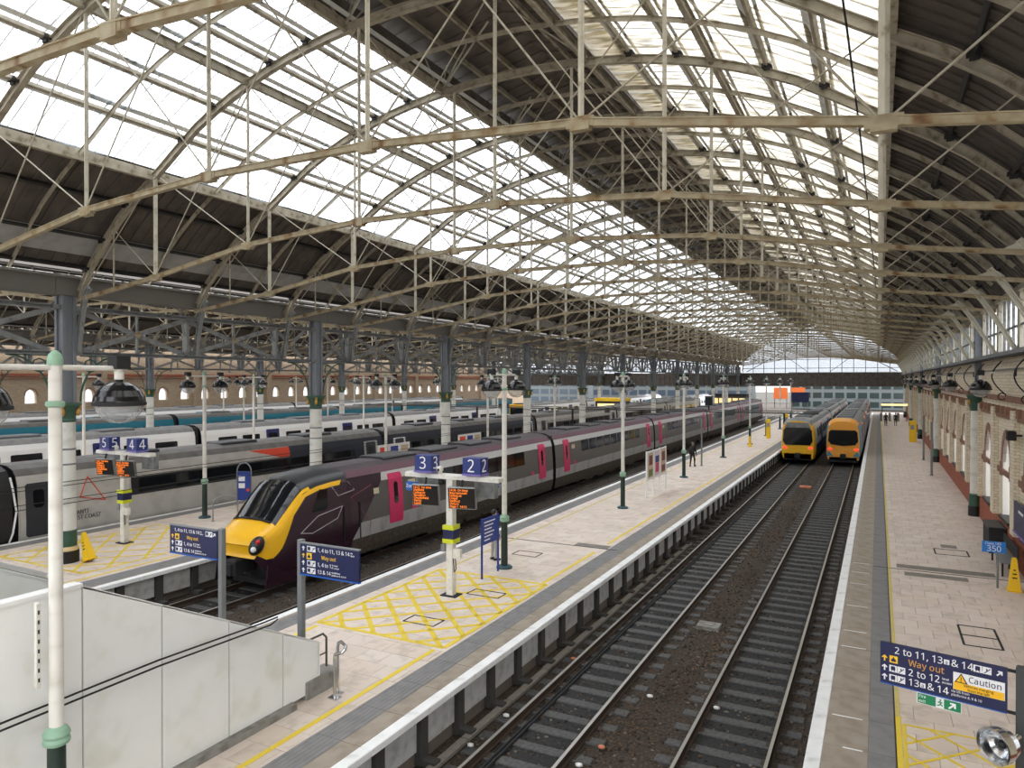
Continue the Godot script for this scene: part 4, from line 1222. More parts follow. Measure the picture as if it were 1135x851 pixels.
func maroon_train() -> void:
	var t := thing("express_train", "silver and maroon diesel train with yellow nose and pink doors", "train", W(-18.85, RAIL + 0.012, 16.45))
	var c := {"lower": M.silver, "cant": M.silver_light, "band": M.brown_band, "roof": M.maroon_roof}
	# cab end, lofted; pieces by livery
	var parts := {"nose_yellow": MB.new(), "cab_side": MB.new(), "cab_side_left": MB.new(), "cab_stripe_left": MB.new(), "cab_hood": MB.new(), "windscreen": MB.new(), "cab_stripe": MB.new()}
	var ss := [0.0, 0.06, 0.12, 0.2, 0.3, 0.4, 0.5, 0.6, 0.72, 0.85, 0.98, 1.1, 1.22, 1.35, 1.47, 1.6, 1.85, 2.1, 2.4, 2.7, 3.2, 3.7, 4.3]
	var ks := [0.001, 0.5, 1.0, 1.5, 2.0, 2.6, 3.0, 3.5, 4.0, 4.25, 4.5, 4.75, 5.0, 5.25, 5.5, 5.75, 6.0, 6.5, 7.0, 8.0, 9.0]
	for i in ss.size() - 1:
		var s0: float = ss[i]; var s1: float = ss[i + 1]
		for j in ks.size() - 1:
			var k0: float = ks[j]; var k1: float = ks[j + 1]
			var k := (k0 + k1) / 2
			for side in [-1, 1]:
				var key := "cab_side" if side > 0 else "cab_side_left"
				if k < 2.6: key = "nose_yellow" if s1 <= 0.86 else ("windscreen" if s1 <= 2.11 else "cab_hood")
				elif k < 3.0: key = "nose_yellow" if s1 <= 2.41 else "cab_hood"
				var m: MB = parts[key]
				var c4 := [[s0, k0], [s0, k1], [s1, k1], [s1, k0]]
				if k > 3.0 and k < 6.5:
					# the yellow ends on a slanting line across these strips
					var n_y := 7
					if i < n_y:
						m = parts["nose_yellow"]
						c4 = [[sb(k0) * i / n_y, k0], [sb(k1) * i / n_y, k1], [sb(k1) * (i + 1) / n_y, k1], [sb(k0) * (i + 1) / n_y, k0]]
					else:
						var u0 := float(i - n_y) / (ss.size() - 1 - n_y); var u1 := float(i + 1 - n_y) / (ss.size() - 1 - n_y)
						if k < 3.5 and u1 < 0.85: m = parts["cab_stripe" if side > 0 else "cab_stripe_left"]
						c4 = [[lerpf(sb(k0), 4.3, u0), k0], [lerpf(sb(k1), 4.3, u0), k1], [lerpf(sb(k1), 4.3, u1), k1], [lerpf(sb(k0), 4.3, u1), k0]]
				var P := []
				for c2 in c4: P.append(nose_pt(c2[0], c2[1] * side))
				var Q := []
				for c2 in c4: Q.append(nose_n(c2[0], c2[1], side))
				if side > 0:
					m.tris(P[0], P[1], P[2], Q[0], Q[1], Q[2]); m.tris(P[0], P[2], P[3], Q[0], Q[2], Q[3])
				else:
					m.tris(P[0], P[2], P[1], Q[0], Q[2], Q[1]); m.tris(P[0], P[3], P[2], Q[0], Q[3], Q[2])
	var cap := MB.new()
	for k in 9:
		cap.quad(nose_pt(0, -(k + 1)), nose_pt(0, k + 1), nose_pt(0, k + 0.0001), nose_pt(0, -(k + 0.0001)))
	parts["nose_yellow"].v.append_array(cap.v); parts["nose_yellow"].n.append_array(cap.n)
	var nose := put(t, "nose", parts["nose_yellow"], M.train_yellow)
	put(nose, "cab_side", parts["cab_side"], M.maroon); put(nose, "cab_side", parts["cab_side_left"], M.maroon)
	put(nose, "cab_hood", parts["cab_hood"], M.train_black)
	put(nose, "windscreen", parts["windscreen"], M.train_glass)
	put(nose, "cab_stripe", parts["cab_stripe"], M.train_yellow); put(nose, "cab_stripe", parts["cab_stripe_left"], M.train_yellow)
	# wiper, lip, desk seen behind the screen
	var lip := MB.new()
	for i in 8:
		var k0 := -1.9 + 3.8 * i / 8.0; var k1 := -1.9 + 3.8 * (i + 1) / 8.0
		lip.beam(nose_pt(0.84, k0 if absf(k0) > 0.01 else 0.01) + Vector3(0, 0.02, 0.02), nose_pt(0.84, k1 if absf(k1) > 0.01 else 0.01) + Vector3(0, 0.02, 0.02), 0.1, 0.05)
	put(nose, "screen_lip", lip, M.train_black)
	put(nose, "wiper", MB.new().beam(nose_pt(0.9, 0.6) + Vector3(0, 0.04, 0.03), nose_pt(1.7, 0.3) + Vector3(0, 0.05, 0.05), 0.02, 0.02), M.black)
	for s in [-1, 1]:
		var at := Vector3(s * 0.93, 1.6, -0.2)
		var dirn := Vector3(s * 0.5, 0.12, 0.86).normalized()
		var q := Basis(Quaternion(Vector3.UP, dirn))
		var h := put(nose, "lamp_cluster", MB.new().ball(Vector3.ZERO, 0.26, 16, 8, Vector3(0.9, 0.45, 1.3)), M.train_black, at, q)
		put(h, "tail_lamp", MB.new().ball(Vector3(0, 0.1, -0.15), 0.085, 10, 6), M.red_lens)
		put(h, "head_lamp", MB.new().ball(Vector3(0, 0.1, 0.13), 0.1, 10, 6), M.white_lens)
	# open front below the nose: coupler, beam, skirts
	var cp := MB.new().cbox(Vector3(0, 0.85, -0.35), Vector3(0.5, 0.5, 0.9), 0.06).box(Vector3(0, 0.8, 0.05), Vector3(0.36, 0.36, 0.3)).tube(Vector3(-0.5, 0.7, -0.1), Vector3(-0.62, 0.35, -0.6), 0.05).tube(Vector3(0.5, 0.7, -0.1), Vector3(0.62, 0.35, -0.6), 0.05)
	put(nose, "coupler", cp, M.soft_black)
	put(nose, "front_beam", MB.new().box(Vector3(0, 0.6, -1.1), Vector3(2.2, 0.6, 0.3)).box(Vector3(0, 0.24, -0.9), Vector3(1.6, 0.2, 0.25)), M.soft_black)
	for s in [-1, 1]: put(nose, "front_skirt", MB.new().prism(PackedVector2Array([Vector2(0.35, 0.2), Vector2(4.0, 0.2), Vector2(4.0, 1.0), Vector2(0.45, 0.95)]), -0.03, 0.03, Transform3D(Basis(Vector3(0.06 * s, 0, -1).normalized(), Vector3.UP, Vector3(-1, 0, 0)), Vector3(s * 1.14, 0, 0))), M.maroon)
	# cab side window, door seams and outline graphics
	for s in [-1, 1]:
		var pl := PackedVector2Array([Vector2(-2.35, 2.35), Vector2(-3.15, 2.35), Vector2(-3.15, 3.08), Vector2(-2.75, 3.1)])
		put(nose, "cab_window", MB.new().prism(pl, 0.0, 0.02, Transform3D(Basis(Vector3(0, 0, 1), Vector3(-0.075 * s, 1, 0), Vector3(s, 0, 0)), Vector3(s * 1.475, 0, 0))), M.train_glass)
	livery_line(nose, [Vector2(2.35, -3.9), Vector2(2.2, -2.6), Vector2(1.75, -1.75), Vector2(1.65, -2.3), Vector2(1.95, -3.6), Vector2(2.35, -3.9)], 0.016, M.line_silver)
	livery_line(nose, [Vector2(3.15, -3.4), Vector2(2.75, -3.7), Vector2(2.85, -4.6), Vector2(3.2, -4.3)], 0.016, M.line_silver)
	livery_line(nose, [Vector2(0.7, -5.4), Vector2(1.5, -5.5), Vector2(2.6, -4.4), Vector2(2.9, -5.6)], 0.012, M.line_red)
	for z in [-3.95, -4.85]: put(nose, "door_handrail", MB.new().tube(Vector3(1.4, 1.0, z), Vector3(1.37, 2.35, z), 0.025, -1, 5), M.black)
	var ends := [0.0, 23.15, 44.9, 66.9, 89.0, 111.0]
	var dm := side_plate(1.2, 3.2, 0.9, 0.025, 1, 1, 0.06).mesh()
	var dwm := side_plate(1.95, 2.85, 0.26, 0.035, 1, 1, 0.09).mesh()
	var wm := side_plate(2.25, 2.98, 1.25, 0.012, 1, 1, 0.05).mesh()
	var swm := side_plate(2.55, 2.8, 0.5, 0.014).mesh()
	var mk := side_plate(1.55, 1.75, 0.35, 0.01).mesh()
	for i in 5:
		var z0: float = -ends[i] - (0.15 if i > 0 else 4.3); var z1: float = -ends[i + 1] + 0.25
		var car := coach(t, z0, z0 - z1, c, i == 0)
		if i == 0:
			# maroon flank that ends on a slant, and the hood colour on the first metres of roof
			for s in [-1, 1]:
				var fl := MB.new()
				for k in range(3, 9):
					var a := prof(k); var b := prof(k + 1)
					var za := -4.25 - 2.0 * clampf((a.y - 0.9) / 2.2, 0, 1); var zb := -4.25 - 2.0 * clampf((b.y - 0.9) / 2.2, 0, 1)
					var p := [Vector3(s * (a.x + 0.008), a.y, -4.28), Vector3(s * (b.x + 0.008), b.y, -4.28), Vector3(s * (b.x + 0.008), b.y, zb - 0.1), Vector3(s * (a.x + 0.008), a.y, za - 0.1)]
					if s > 0: fl.quad(p[0], p[1], p[2], p[3])
					else: fl.quad(p[3], p[2], p[1], p[0])
				put(car, "maroon_flank", fl, M.maroon)
			for s in [1]: put(car, "number_panel", side_plate(2.52, 2.74, 0.32, 0.02), M.train_label, Vector3(0, 0, -5.9))
		var doors := [z0 - 2.85, z1 + 1.55] if i == 0 else [z0 - 1.75, z1 + 1.55]
		for d in doors:
			put(car, "door", dm, M.pink, Vector3(0, 0, d)); put(car, "door", dm, M.pink, Vector3(0, 0, d), Basis(Vector3.UP, PI))
			both(car, "door_window", dwm, M.train_glass, d)
		var za: float = doors[0] - 2.5; var zb: float = doors[1] + 2.4
		var nw := 9
		for k in nw:
			var z := lerpf(za, zb, (k + 0.5) / nw)
			both(car, "window", wm, M.train_glass if (k + i) % 7 != 3 or i != 1 else M.train_glass, z)
		both(car, "sign_window", swm, M.train_label, doors[0] - 1.15)
		for d in [doors[0] - 1.3, doors[1] + 1.3]: both(car, "operator_mark", mk, M.pink, d)
		roof_kit(car, z0, z1, M.train_black, 4)
		put(car, "roof_stripe", band(2, 3, z1 + 0.1, z0 - 0.1, 1, 1, 0.006), M.maroon_stripe)

func intercity_train() -> void:
	# pale grey electric train with black band, whose dark end shows at the left edge of the picture
	var t := thing("intercity_train", "pale grey electric train with black window band and red flash", "train", W(-30.30, RAIL + 0.012, 13.6))
	var grey := {"lower": M.pale_grey, "cant": M.pale_grey, "band": M.pale_grey, "roof": M.grey_roof, "skirt": M.pale_grey}
	var navy := {"lower": M.navy, "cant": M.navy, "band": M.navy, "roof": M.grey_roof, "skirt": M.navy}
	# tapered dark end
	var nose := MB.new()
	var prev := 0.0
	for i in 6:
		var a := i / 6.0; var b := (i + 1) / 6.0
		for k in 9:
			for s in [-1, 1]:
				var f := func(u: float, kk: float) -> Vector3:
					var p := prof(kk)
					var g := 0.82 + 0.18 * sqrt(u)
					return Vector3(s * p.x * g, 0.32 + (p.y - 0.32) * (0.72 + 0.28 * sqrt(u)), 1.2 - 2.7 * u)
				var q := [f.call(a, k), f.call(a, k + 1), f.call(b, k + 1), f.call(b, k)]
				if s > 0: nose.quad(q[0], q[1], q[2], q[3])
				else: nose.quad(q[3], q[2], q[1], q[0])
	var nn := put(t, "nose", nose, M.train_black)
	put(nn, "end_face", MB.new().box(Vector3(0, 1.6, 1.15), Vector3(2.1, 2.0, 0.1)), M.train_black)
	put(nn, "end_stripe", MB.new().path([Vector3(1.2, 3.3, -1.5), Vector3(1.34, 2.9, -1.52), Vector3(1.4, 2.0, -1.62), Vector3(1.38, 1.2, -1.5), Vector3(1.3, 0.6, -1.3)], 0.04, 5), M.white)
	put(nn, "marker_lamp", MB.new().box(Vector3(1.2, 2.0, -0.6), Vector3(0.08, 0.4, 0.26)), M.red_lens)
	var ends := [1.5, 24.2, 47.6, 71.2, 95.0, 118.5]
	var wm := side_plate(2.03, 2.64, 1.5, 0.016, 1, 1, 0.06).mesh()
	var dm := side_plate(0.95, 3.0, 0.95, 0.02, 1, 1, 0.08).mesh()
	var dfr := side_plate(0.9, 3.06, 1.35, 0.012, 1, 1, 0.06).mesh()
	var dw := side_plate(2.05, 2.75, 0.4, 0.03, 1, 1, 0.09).mesh()
	for i in 5:
		var c: Dictionary = navy if i == 1 else grey
		var z0: float = -ends[i] - 0.2; var z1: float = -ends[i + 1] + 0.2
		var car := coach(t, z0, z0 - z1, c, false)
		var ba := z0 - (4.6 if i == 0 else 2.4); var bb := z1 + 2.4
		both(car, "black_band", side_plate(1.95, 2.72, ba - bb, 0.008).mesh(), M.train_black, (ba + bb) / 2)
		for d in [z0 - (0.75 if i == 0 else 1.5), z1 + 1.2]:
			both(car, "door_surround", dfr, M.white if i == 1 else M.pale_grey, d); both(car, "door", dm, M.charcoal, d); both(car, "door_window", dw, M.train_glass, d)
		for k in 10: both(car, "window", wm, M.train_glass, lerpf(ba - 0.4, bb + 0.4, (k + 0.5) / 10))
		roof_kit(car, z0, z1, M.charcoal, 3)
		if i == 0:
			# navy rear third and the red wedge in front of it, on the flank above the windows
			var fl := MB.new()
			for s in [-1, 1]:
				for seg in [[3, 4], [4, 5], [5, 6], [6, 9]]:
					for k in range(seg[0], seg[1]):
						var a := prof(k); var b := prof(k + 1)
						var p := [Vector3(s * (a.x + 0.011), a.y, -15.7), Vector3(s * (b.x + 0.011), b.y, -15.7), Vector3(s * (b.x + 0.011), b.y, z1 + 0.02), Vector3(s * (a.x + 0.011), a.y, z1 + 0.02)]
						if s > 0: fl.quad(p[0], p[1], p[2], p[3])
						else: fl.quad(p[3], p[2], p[1], p[0])
			put(car, "navy_flank", fl, M.navy)
			for s in [-1, 1]:
				var wd := MB.new()
				for yy in [[3.28, 2.98, -12.9, -14.2], [2.98, 2.74, -14.2, -15.1]]:
					var xa := side_at(yy[0]) + 0.016; var xb := side_at(yy[1]) + 0.016
					var q := [Vector3(s * xa, yy[0], yy[2]), Vector3(s * xb, yy[1], yy[3]), Vector3(s * xb, yy[1], -15.75), Vector3(s * xa, yy[0], -15.75)]
					if s > 0: wd.quad(q[0], q[1], q[2], q[3])
					else: wd.quad(q[3], q[2], q[1], q[0])
				put(car, "red_wedge", wd, M.red_flash)
			var tri := [Vector2(3.0, -4.4), Vector2(2.2, -4.05), Vector2(1.95, -5.1), Vector2(3.0, -4.4)]
			var l := []
			for p in tri: l.append(Vector3(side_at(p.x) + 0.02, p.x, p.y))
			put(car, "triangle_mark", MB.new().path(l, 0.022, 4), M.red_flash)
			put(car, "lettering", text_mesh("AVANTI", 0.17), M.charcoal, Vector3(1.385, 1.6, -4.0), Basis(Vector3.UP, PI / 2))
			put(car, "lettering", text_mesh("WEST COAST", 0.17), M.charcoal, Vector3(1.385, 1.38, -4.25), Basis(Vector3.UP, PI / 2))

func suburban_train(called: String, label: String, x: float, z: float, n: int, side: Material, roof: Material, door: Material, end_m: Material, len := 22.5) -> Node3D:
	var t := thing(called, label, "train", W(x, RAIL + 0.012, z))
	var c := {"lower": side, "cant": side, "band": side, "roof": roof}
	var wm := side_plate(2.1, 2.75, 1.7, 0.012, 1, 1, 0.06).mesh()
	var dm := side_plate(1.1, 3.05, 1.35, 0.02, 1, 1, 0.05).mesh()
	var dw := side_plate(2.0, 2.75, 0.9, 0.03, 1, 1, 0.06).mesh()
	for i in n:
		var z0 := -i * (len + 0.5); var z1 := z0 - len
		var car := coach(t, z0, len, c)
		for d in [z0 - len * 0.3, z1 + len * 0.3]:
			both(car, "door", dm, door, d); both(car, "door_window", dw, M.train_glass, d)
		for k in 9:
			var zz := lerpf(z0 - 1.2, z1 + 1.2, (k + 0.5) / 9)
			if absf(zz - (z0 - len * 0.3)) > 1.5 and absf(zz - (z1 + len * 0.3)) > 1.5: both(car, "window", wm, M.train_glass, zz)
		roof_kit(car, z0, z1, M.grey_kit, 3)
	var e := MB.new()
	end_cap(e, 0.0, 1.0, 0.97, 0.985)
	var f := put(t, "cab_end", MB.new().cbox(Vector3(0, 2.0, 0.25), Vector3(2.4, 3.1, 0.5), 0.1), end_m)
	put(f, "windscreen", MB.new().box(Vector3(0, 2.6, 0.51), Vector3(2.0, 0.9, 0.04)), M.train_glass)
	return t

func multiple_unit(label: String, x: float, z: float, kind: int, n: int) -> void:
	# diesel unit facing the viewer
	var t := thing("diesel_unit", label, "train", W(x, RAIL + 0.012, z))
	var side: Material = [M.northern_blue, M.grey_unit][kind]
	var c := {"lower": side, "cant": [M.white_side, M.grey_unit][kind], "band": [M.white_side, M.grey_unit][kind], "roof": M.unit_roof, "wide": 0.99}
	# face: loft from a flat, slightly smaller outline
	var shell := MB.new(); var dome := MB.new()
	for i in 5:
		var u0 := i / 5.0; var u1 := (i + 1) / 5.0
		for k in 9:
			for s in [-1, 1]:
				var f := func(u: float, kk: float) -> Vector3:
					var p := prof(kk)
					var g := 0.9 + 0.09 * sin(u * PI / 2)
					return Vector3(s * p.x * g, 0.4 + (p.y - 0.32) * (0.93 + 0.07 * sin(u * PI / 2)), 0.9 - 1.1 * u)
				var q := [f.call(u0, k), f.call(u0, k + 1), f.call(u1, k + 1), f.call(u1, k)]
				var sh: MB = dome if k < 3 else shell
				if s > 0: sh.quad(q[0], q[1], q[2], q[3])
				else: sh.quad(q[3], q[2], q[1], q[0])
	var nose := put(t, "cab_shell", shell, [M.train_yellow, M.tp_teal][kind])
	put(nose, "cab_roof", dome, [M.unit_roof, M.tp_orange][kind])
	var outline := PackedVector2Array()
	for k in PROF.size(): outline.append(Vector2(PROF[k][0] * 0.9, 0.4 + (PROF[k][1] - 0.32) * 0.93))
	for k in range(PROF.size() - 1, 0, -1): outline.append(Vector2(-PROF[k][0] * 0.9, 0.4 + (PROF[k][1] - 0.32) * 0.93))
	put(nose, "face", MB.new().prism(outline, 0.86, 0.9), [M.train_yellow, M.tp_orange][kind])
	if kind == 0:
		put(nose, "windscreen", MB.new().prism(PackedVector2Array([Vector2(-1.16, 1.9), Vector2(-0.95, 1.55), Vector2(0.95, 1.55), Vector2(1.16, 1.9), Vector2(1.08, 2.8), Vector2(0.9, 3.0), Vector2(-0.9, 3.0), Vector2(-1.08, 2.8)]), 0.88, 0.94), M.train_glass)
		put(nose, "roof_dome", MB.new().prism(PackedVector2Array([Vector2(-1.02, 2.95), Vector2(1.02, 2.95), Vector2(0.82, 3.42), Vector2(-0.82, 3.42)]), 0.87, 0.92), M.unit_roof)
		put(nose, "skirt", MB.new().cbox(Vector3(0, 0.62, 0.55), Vector3(2.3, 0.6, 0.7), 0.08), M.soft_black)
	else:
		put(nose, "windscreen", MB.new().prism(PackedVector2Array([Vector2(-1.12, 1.95), Vector2(-0.9, 1.66), Vector2(0, 1.56), Vector2(0.9, 1.66), Vector2(1.12, 1.95), Vector2(1.06, 2.7), Vector2(0.9, 2.85), Vector2(-0.9, 2.85), Vector2(-1.06, 2.7)]), 0.88, 0.94), M.train_glass)
		put(nose, "teal_panel", MB.new().prism(PackedVector2Array([Vector2(-1.2, 0.7), Vector2(-0.7, 0.72), Vector2(-1.1, 1.15)]), 0.89, 0.93).prism(PackedVector2Array([Vector2(1.2, 0.7), Vector2(0.7, 0.72), Vector2(1.1, 1.15)]), 0.89, 0.93), M.tp_teal)
		put(nose, "skirt", MB.new().cbox(Vector3(0, 0.45, 0.55), Vector3(2.2, 0.5, 0.7), 0.08), M.soft_black)
	for s in [-1, 1]:
		put(nose, "tail_lamp", MB.new().ball(Vector3(s * 0.98, 1.32 - kind * 0.04, 0.9), 0.13, 10, 6, Vector3(1.3, 0.8, 0.5)), M.red_lamp)
	put(nose, "coupler", MB.new().cbox(Vector3(0, 0.72, 1.05), Vector3(0.42, 0.4, 0.6), 0.05), M.soft_black)
	var wm := side_plate(2.1, 2.8, 1.5, 0.012, 0.99, 1, 0.06).mesh()
	var dm := side_plate(1.1, 3.05, 1.3, 0.02, 0.99, 1, 0.05).mesh()
	for i in n:
		var z0 := -0.2 - i * 23.8; var z1 := z0 - 23.3
		var car := coach(t, z0, z0 - z1, c, i == 0)
		for d in [z0 - 6.8, z1 + 6.8]: both(car, "door", dm, [M.northern_blue, M.tp_purple][kind], d)
		for k in 9:
			var zz := lerpf(z0 - 1.6, z1 + 1.2, (k + 0.5) / 9)
			both(car, "window", wm, M.train_glass, zz)
		for d in [z0 - 5.5, z1 + 5.5]: put(car, "door_lamp", MB.new().box(Vector3(1.27, 3.1, d), Vector3(0.06, 0.14, 0.2)), M.amber)
		roof_kit(car, z0, z1, M.grey_kit, 5)

func text_mesh(s: String, h: float, depth := 0.006) -> TextMesh:
	var t := TextMesh.new()
	var f := SystemFont.new()
	f.font_names = PackedStringArray(["Droid Sans"])
	t.font = f
	t.text = s
	t.font_size = 32
	t.pixel_size = h / 23.5
	t.depth = depth
	t.curve_step = 4.0
	return t

func build_trains() -> void:
	M.silver = grained(noise_tex(61, 0.02, [rgb(138, 136, 132), rgb(166, 165, 163), rgb(172, 171, 170)], [0.0, 0.4, 1.0], 128), 0.4, 0.4)
	M.silver_light = flat(rgb(192, 191, 189), 0.4)
	M.brown_band = flat(rgb(92, 88, 84), 0.35)
	M.maroon = flat(rgb(48, 26, 38), 0.25)
	M.maroon_roof = grained(noise_tex(62, 0.03, [rgb(54, 46, 49), rgb(70, 58, 63), rgb(82, 71, 75)], [0.0, 0.5, 1.0], 128), 0.5, 0.5)
	M.maroon_stripe = flat(rgb(92, 54, 66), 0.5)
	M.train_yellow = flat(rgb(240, 182, 18), 0.3)
	M.train_black = flat(rgb(30, 30, 32), 0.35)
	M.train_glass = flat(rgb(22, 24, 27), 0.08)
	M.train_label = flat(rgb(206, 200, 168), 0.5)
	M.pink = flat(rgb(206, 44, 96), 0.4)
	M.line_silver = flat(rgb(170, 160, 166), 0.5)
	M.line_red = flat(rgb(150, 70, 80), 0.5)
	M.red_lens = flat(rgb(196, 40, 50), 0.25)
	M.white_lens = flat(rgb(226, 228, 230), 0.15)
	M.underframe = grained(noise_tex(63, 0.04, [rgb(48, 42, 36), rgb(74, 66, 56), rgb(88, 78, 66)], [0.0, 0.5, 1.0], 128), 0.8, 0.85)
	M.pale_grey = grained(noise_tex(64, 0.02, [rgb(176, 173, 166), rgb(192, 189, 182), rgb(198, 195, 189)], [0.0, 0.5, 1.0], 128), 0.3, 0.45)
	M.navy = flat(rgb(24, 32, 50), 0.35)
	M.charcoal = flat(rgb(44, 46, 54), 0.4)
	M.grey_roof = grained(noise_tex(65, 0.03, [rgb(84, 82, 80), rgb(108, 106, 104), rgb(118, 116, 114)], [0.0, 0.5, 1.0], 128), 0.4, 0.6)
	M.grey_kit = flat(rgb(92, 94, 96), 0.6)
	M.red_flash = flat(rgb(226, 74, 46), 0.45)
	M.white_side = flat(rgb(224, 225, 226), 0.4)
	M.northern_blue = flat(rgb(34, 38, 96), 0.4)
	M.grey_unit = flat(rgb(96, 98, 104), 0.4)
	M.unit_roof = grained(noise_tex(66, 0.03, [rgb(104, 106, 106), rgb(128, 130, 130), rgb(138, 139, 138)], [0.0, 0.5, 1.0], 128), 0.4, 0.55)
	M.tp_teal = flat(rgb(70, 140, 168), 0.4)
	M.tp_orange = flat(rgb(238, 164, 54), 0.4)
	M.tp_purple = flat(rgb(72, 66, 120), 0.4)
	M.teal_side = flat(rgb(28, 122, 146), 0.4)
	maroon_train()
	intercity_train()
	multiple_unit("diesel train with yellow face and black windscreen nearing the island platform", -5.95, 64.3, 0, 3)
	multiple_unit("diesel train with orange and teal face beside the right-hand platform", -2.55, 65.0, 1, 3)
	suburban_train("suburban_train", "white suburban train with blue doors behind the pale grey train", -44.40, 12.0, 3, M.white_side, M.grey_roof, M.northern_blue, M.white_side)
	suburban_train("suburban_train", "blue and white suburban train with yellow end beyond the white train", -44.40, 88.0, 3, M.white_side, M.grey_roof, M.northern_blue, M.train_yellow)
	suburban_train("suburban_train", "teal suburban train beyond the second column row", -59.8, 22.0, 4, M.teal_side, M.grey_roof, M.teal_side, M.teal_side)
	suburban_train("suburban_train", "pale suburban train far left below the brick arches", -75.0, 30.0, 4, M.white_side, M.grey_roof, M.teal_side, M.white_side)
	suburban_train("suburban_train", "distant white and teal train beyond the signal gantry", -34.0, 118.0, 2, M.white_side, M.grey_roof, M.teal_side, M.teal_side)

# ---------------------------------------------------------------- platform furniture
func say(parent: Node, s: String, at: Vector3, h: float, m: Material, left := true, basis := Basis.IDENTITY) -> float:
	var t := text_mesh(s, h)
	t.horizontal_alignment = HORIZONTAL_ALIGNMENT_LEFT if left else HORIZONTAL_ALIGNMENT_CENTER
	put(parent, "lettering", t, m, at, basis)
	return at.x + t.get_aabb().end.x + h * 0.3

func arrow(parent: Node, at: Vector3, s: float, ang: float, m: Material) -> void:
	var p := PackedVector2Array([Vector2(0, 0.5), Vector2(-0.42, 0.1), Vector2(-0.28, -0.02), Vector2(-0.1, 0.16), Vector2(-0.1, -0.5), Vector2(0.1, -0.5), Vector2(0.1, 0.16), Vector2(0.28, -0.02), Vector2(0.42, 0.1)])
	var q := PackedVector2Array()
	for v in p: q.append(v.rotated(ang) * s)
	put(parent, "arrow", MB.new().prism(q, 0.0, 0.006), m, at)

func pictogram(parent: Node, at: Vector3, w: float, h: float, bg: Material, fg: Material, kind: int) -> void:
	var o := put(parent, "pictogram", MB.new().box(Vector3.ZERO, Vector3(w, h, 0.006)), bg, at)
	var m := MB.new()
	if kind == 0:      # train
		m.prism(PackedVector2Array([Vector2(-0.3, -0.2), Vector2(0.3, -0.2), Vector2(0.3, 0.3), Vector2(0.2, 0.38), Vector2(-0.2, 0.38), Vector2(-0.3, 0.3)]), 0.003, 0.007)
		m.prism(PackedVector2Array([Vector2(-0.3, -0.42), Vector2(-0.2, -0.42), Vector2(-0.05, -0.2), Vector2(-0.15, -0.2)]), 0.003, 0.007)
		m.prism(PackedVector2Array([Vector2(0.3, -0.42), Vector2(0.15, -0.2), Vector2(0.05, -0.2), Vector2(0.2, -0.42)]), 0.003, 0.007)
	elif kind == 1:    # figure on a moving stair
		m.prism(PackedVector2Array([Vector2(-0.4, -0.4), Vector2(-0.25, -0.4), Vector2(0.4, 0.25), Vector2(0.4, 0.4)]), 0.003, 0.007)
		m.prism(PackedVector2Array([Vector2(-0.1, 0.0), Vector2(0.06, 0.0), Vector2(0.06, 0.28), Vector2(-0.1, 0.28)]), 0.003, 0.007)
	else:              # door with a figure leaving
		m.prism(PackedVector2Array([Vector2(-0.3, -0.3), Vector2(0.3, -0.3), Vector2(0.3, 0.05), Vector2(-0.3, 0.05)]), 0.003, 0.007)
		m.prism(PackedVector2Array([Vector2(-0.18, 0.05), Vector2(0.18, 0.05), Vector2(0, 0.4)]), 0.003, 0.007)
	put(o, "symbol", m, fg, Vector3.ZERO, Basis.from_scale(Vector3(h, h, 1)))

func boxed_a(parent: Node, at: Vector3, h: float) -> void:
	var o := put(parent, "boxed_letter", MB.new().box(Vector3(h / 2, h / 2, 0.003), Vector3(h, h, 0.006)), M.sign_white, at)
	put(o, "letter", text_mesh("a", h * 0.8), M.sign_blue, Vector3(h * 0.5, h * 0.5, 0.007))

func lamp_heads(t: Node3D, zs: Array, y: float) -> void:
	for z in zs:
		var h := put(t, "lamp_housing", MB.new().lathe([Vector2(0.32, 0.0), Vector2(0.325, 0.04), Vector2(0.31, 0.1), Vector2(0.27, 0.18), Vector2(0.2, 0.25), Vector2(0.12, 0.29), Vector2(0.05, 0.31), Vector2(0.05, 0.36)], 20), M.lamp_black, Vector3(0, y, z))
		put(h, "rim", MB.new().lathe([Vector2(0.3, -0.03), Vector2(0.335, -0.02), Vector2(0.335, 0.02), Vector2(0.3, 0.03)], 20), M.soft_black)
		put(h, "globe", MB.new().lathe([Vector2(0.0, -0.27), Vector2(0.11, -0.255), Vector2(0.21, -0.2), Vector2(0.28, -0.11), Vector2(0.31, 0.0)], 20), M.lamp_glass)
		put(h, "stem", MB.new().tube(Vector3(0, 0.33, 0), Vector3(0, 0.5, 0), 0.06, -1, 10), M.post_white)
		put(h, "gear_box", MB.new().box(Vector3(0, 0.56, 0), Vector3(0.2, 0.18, 0.2)), M.soft_black)

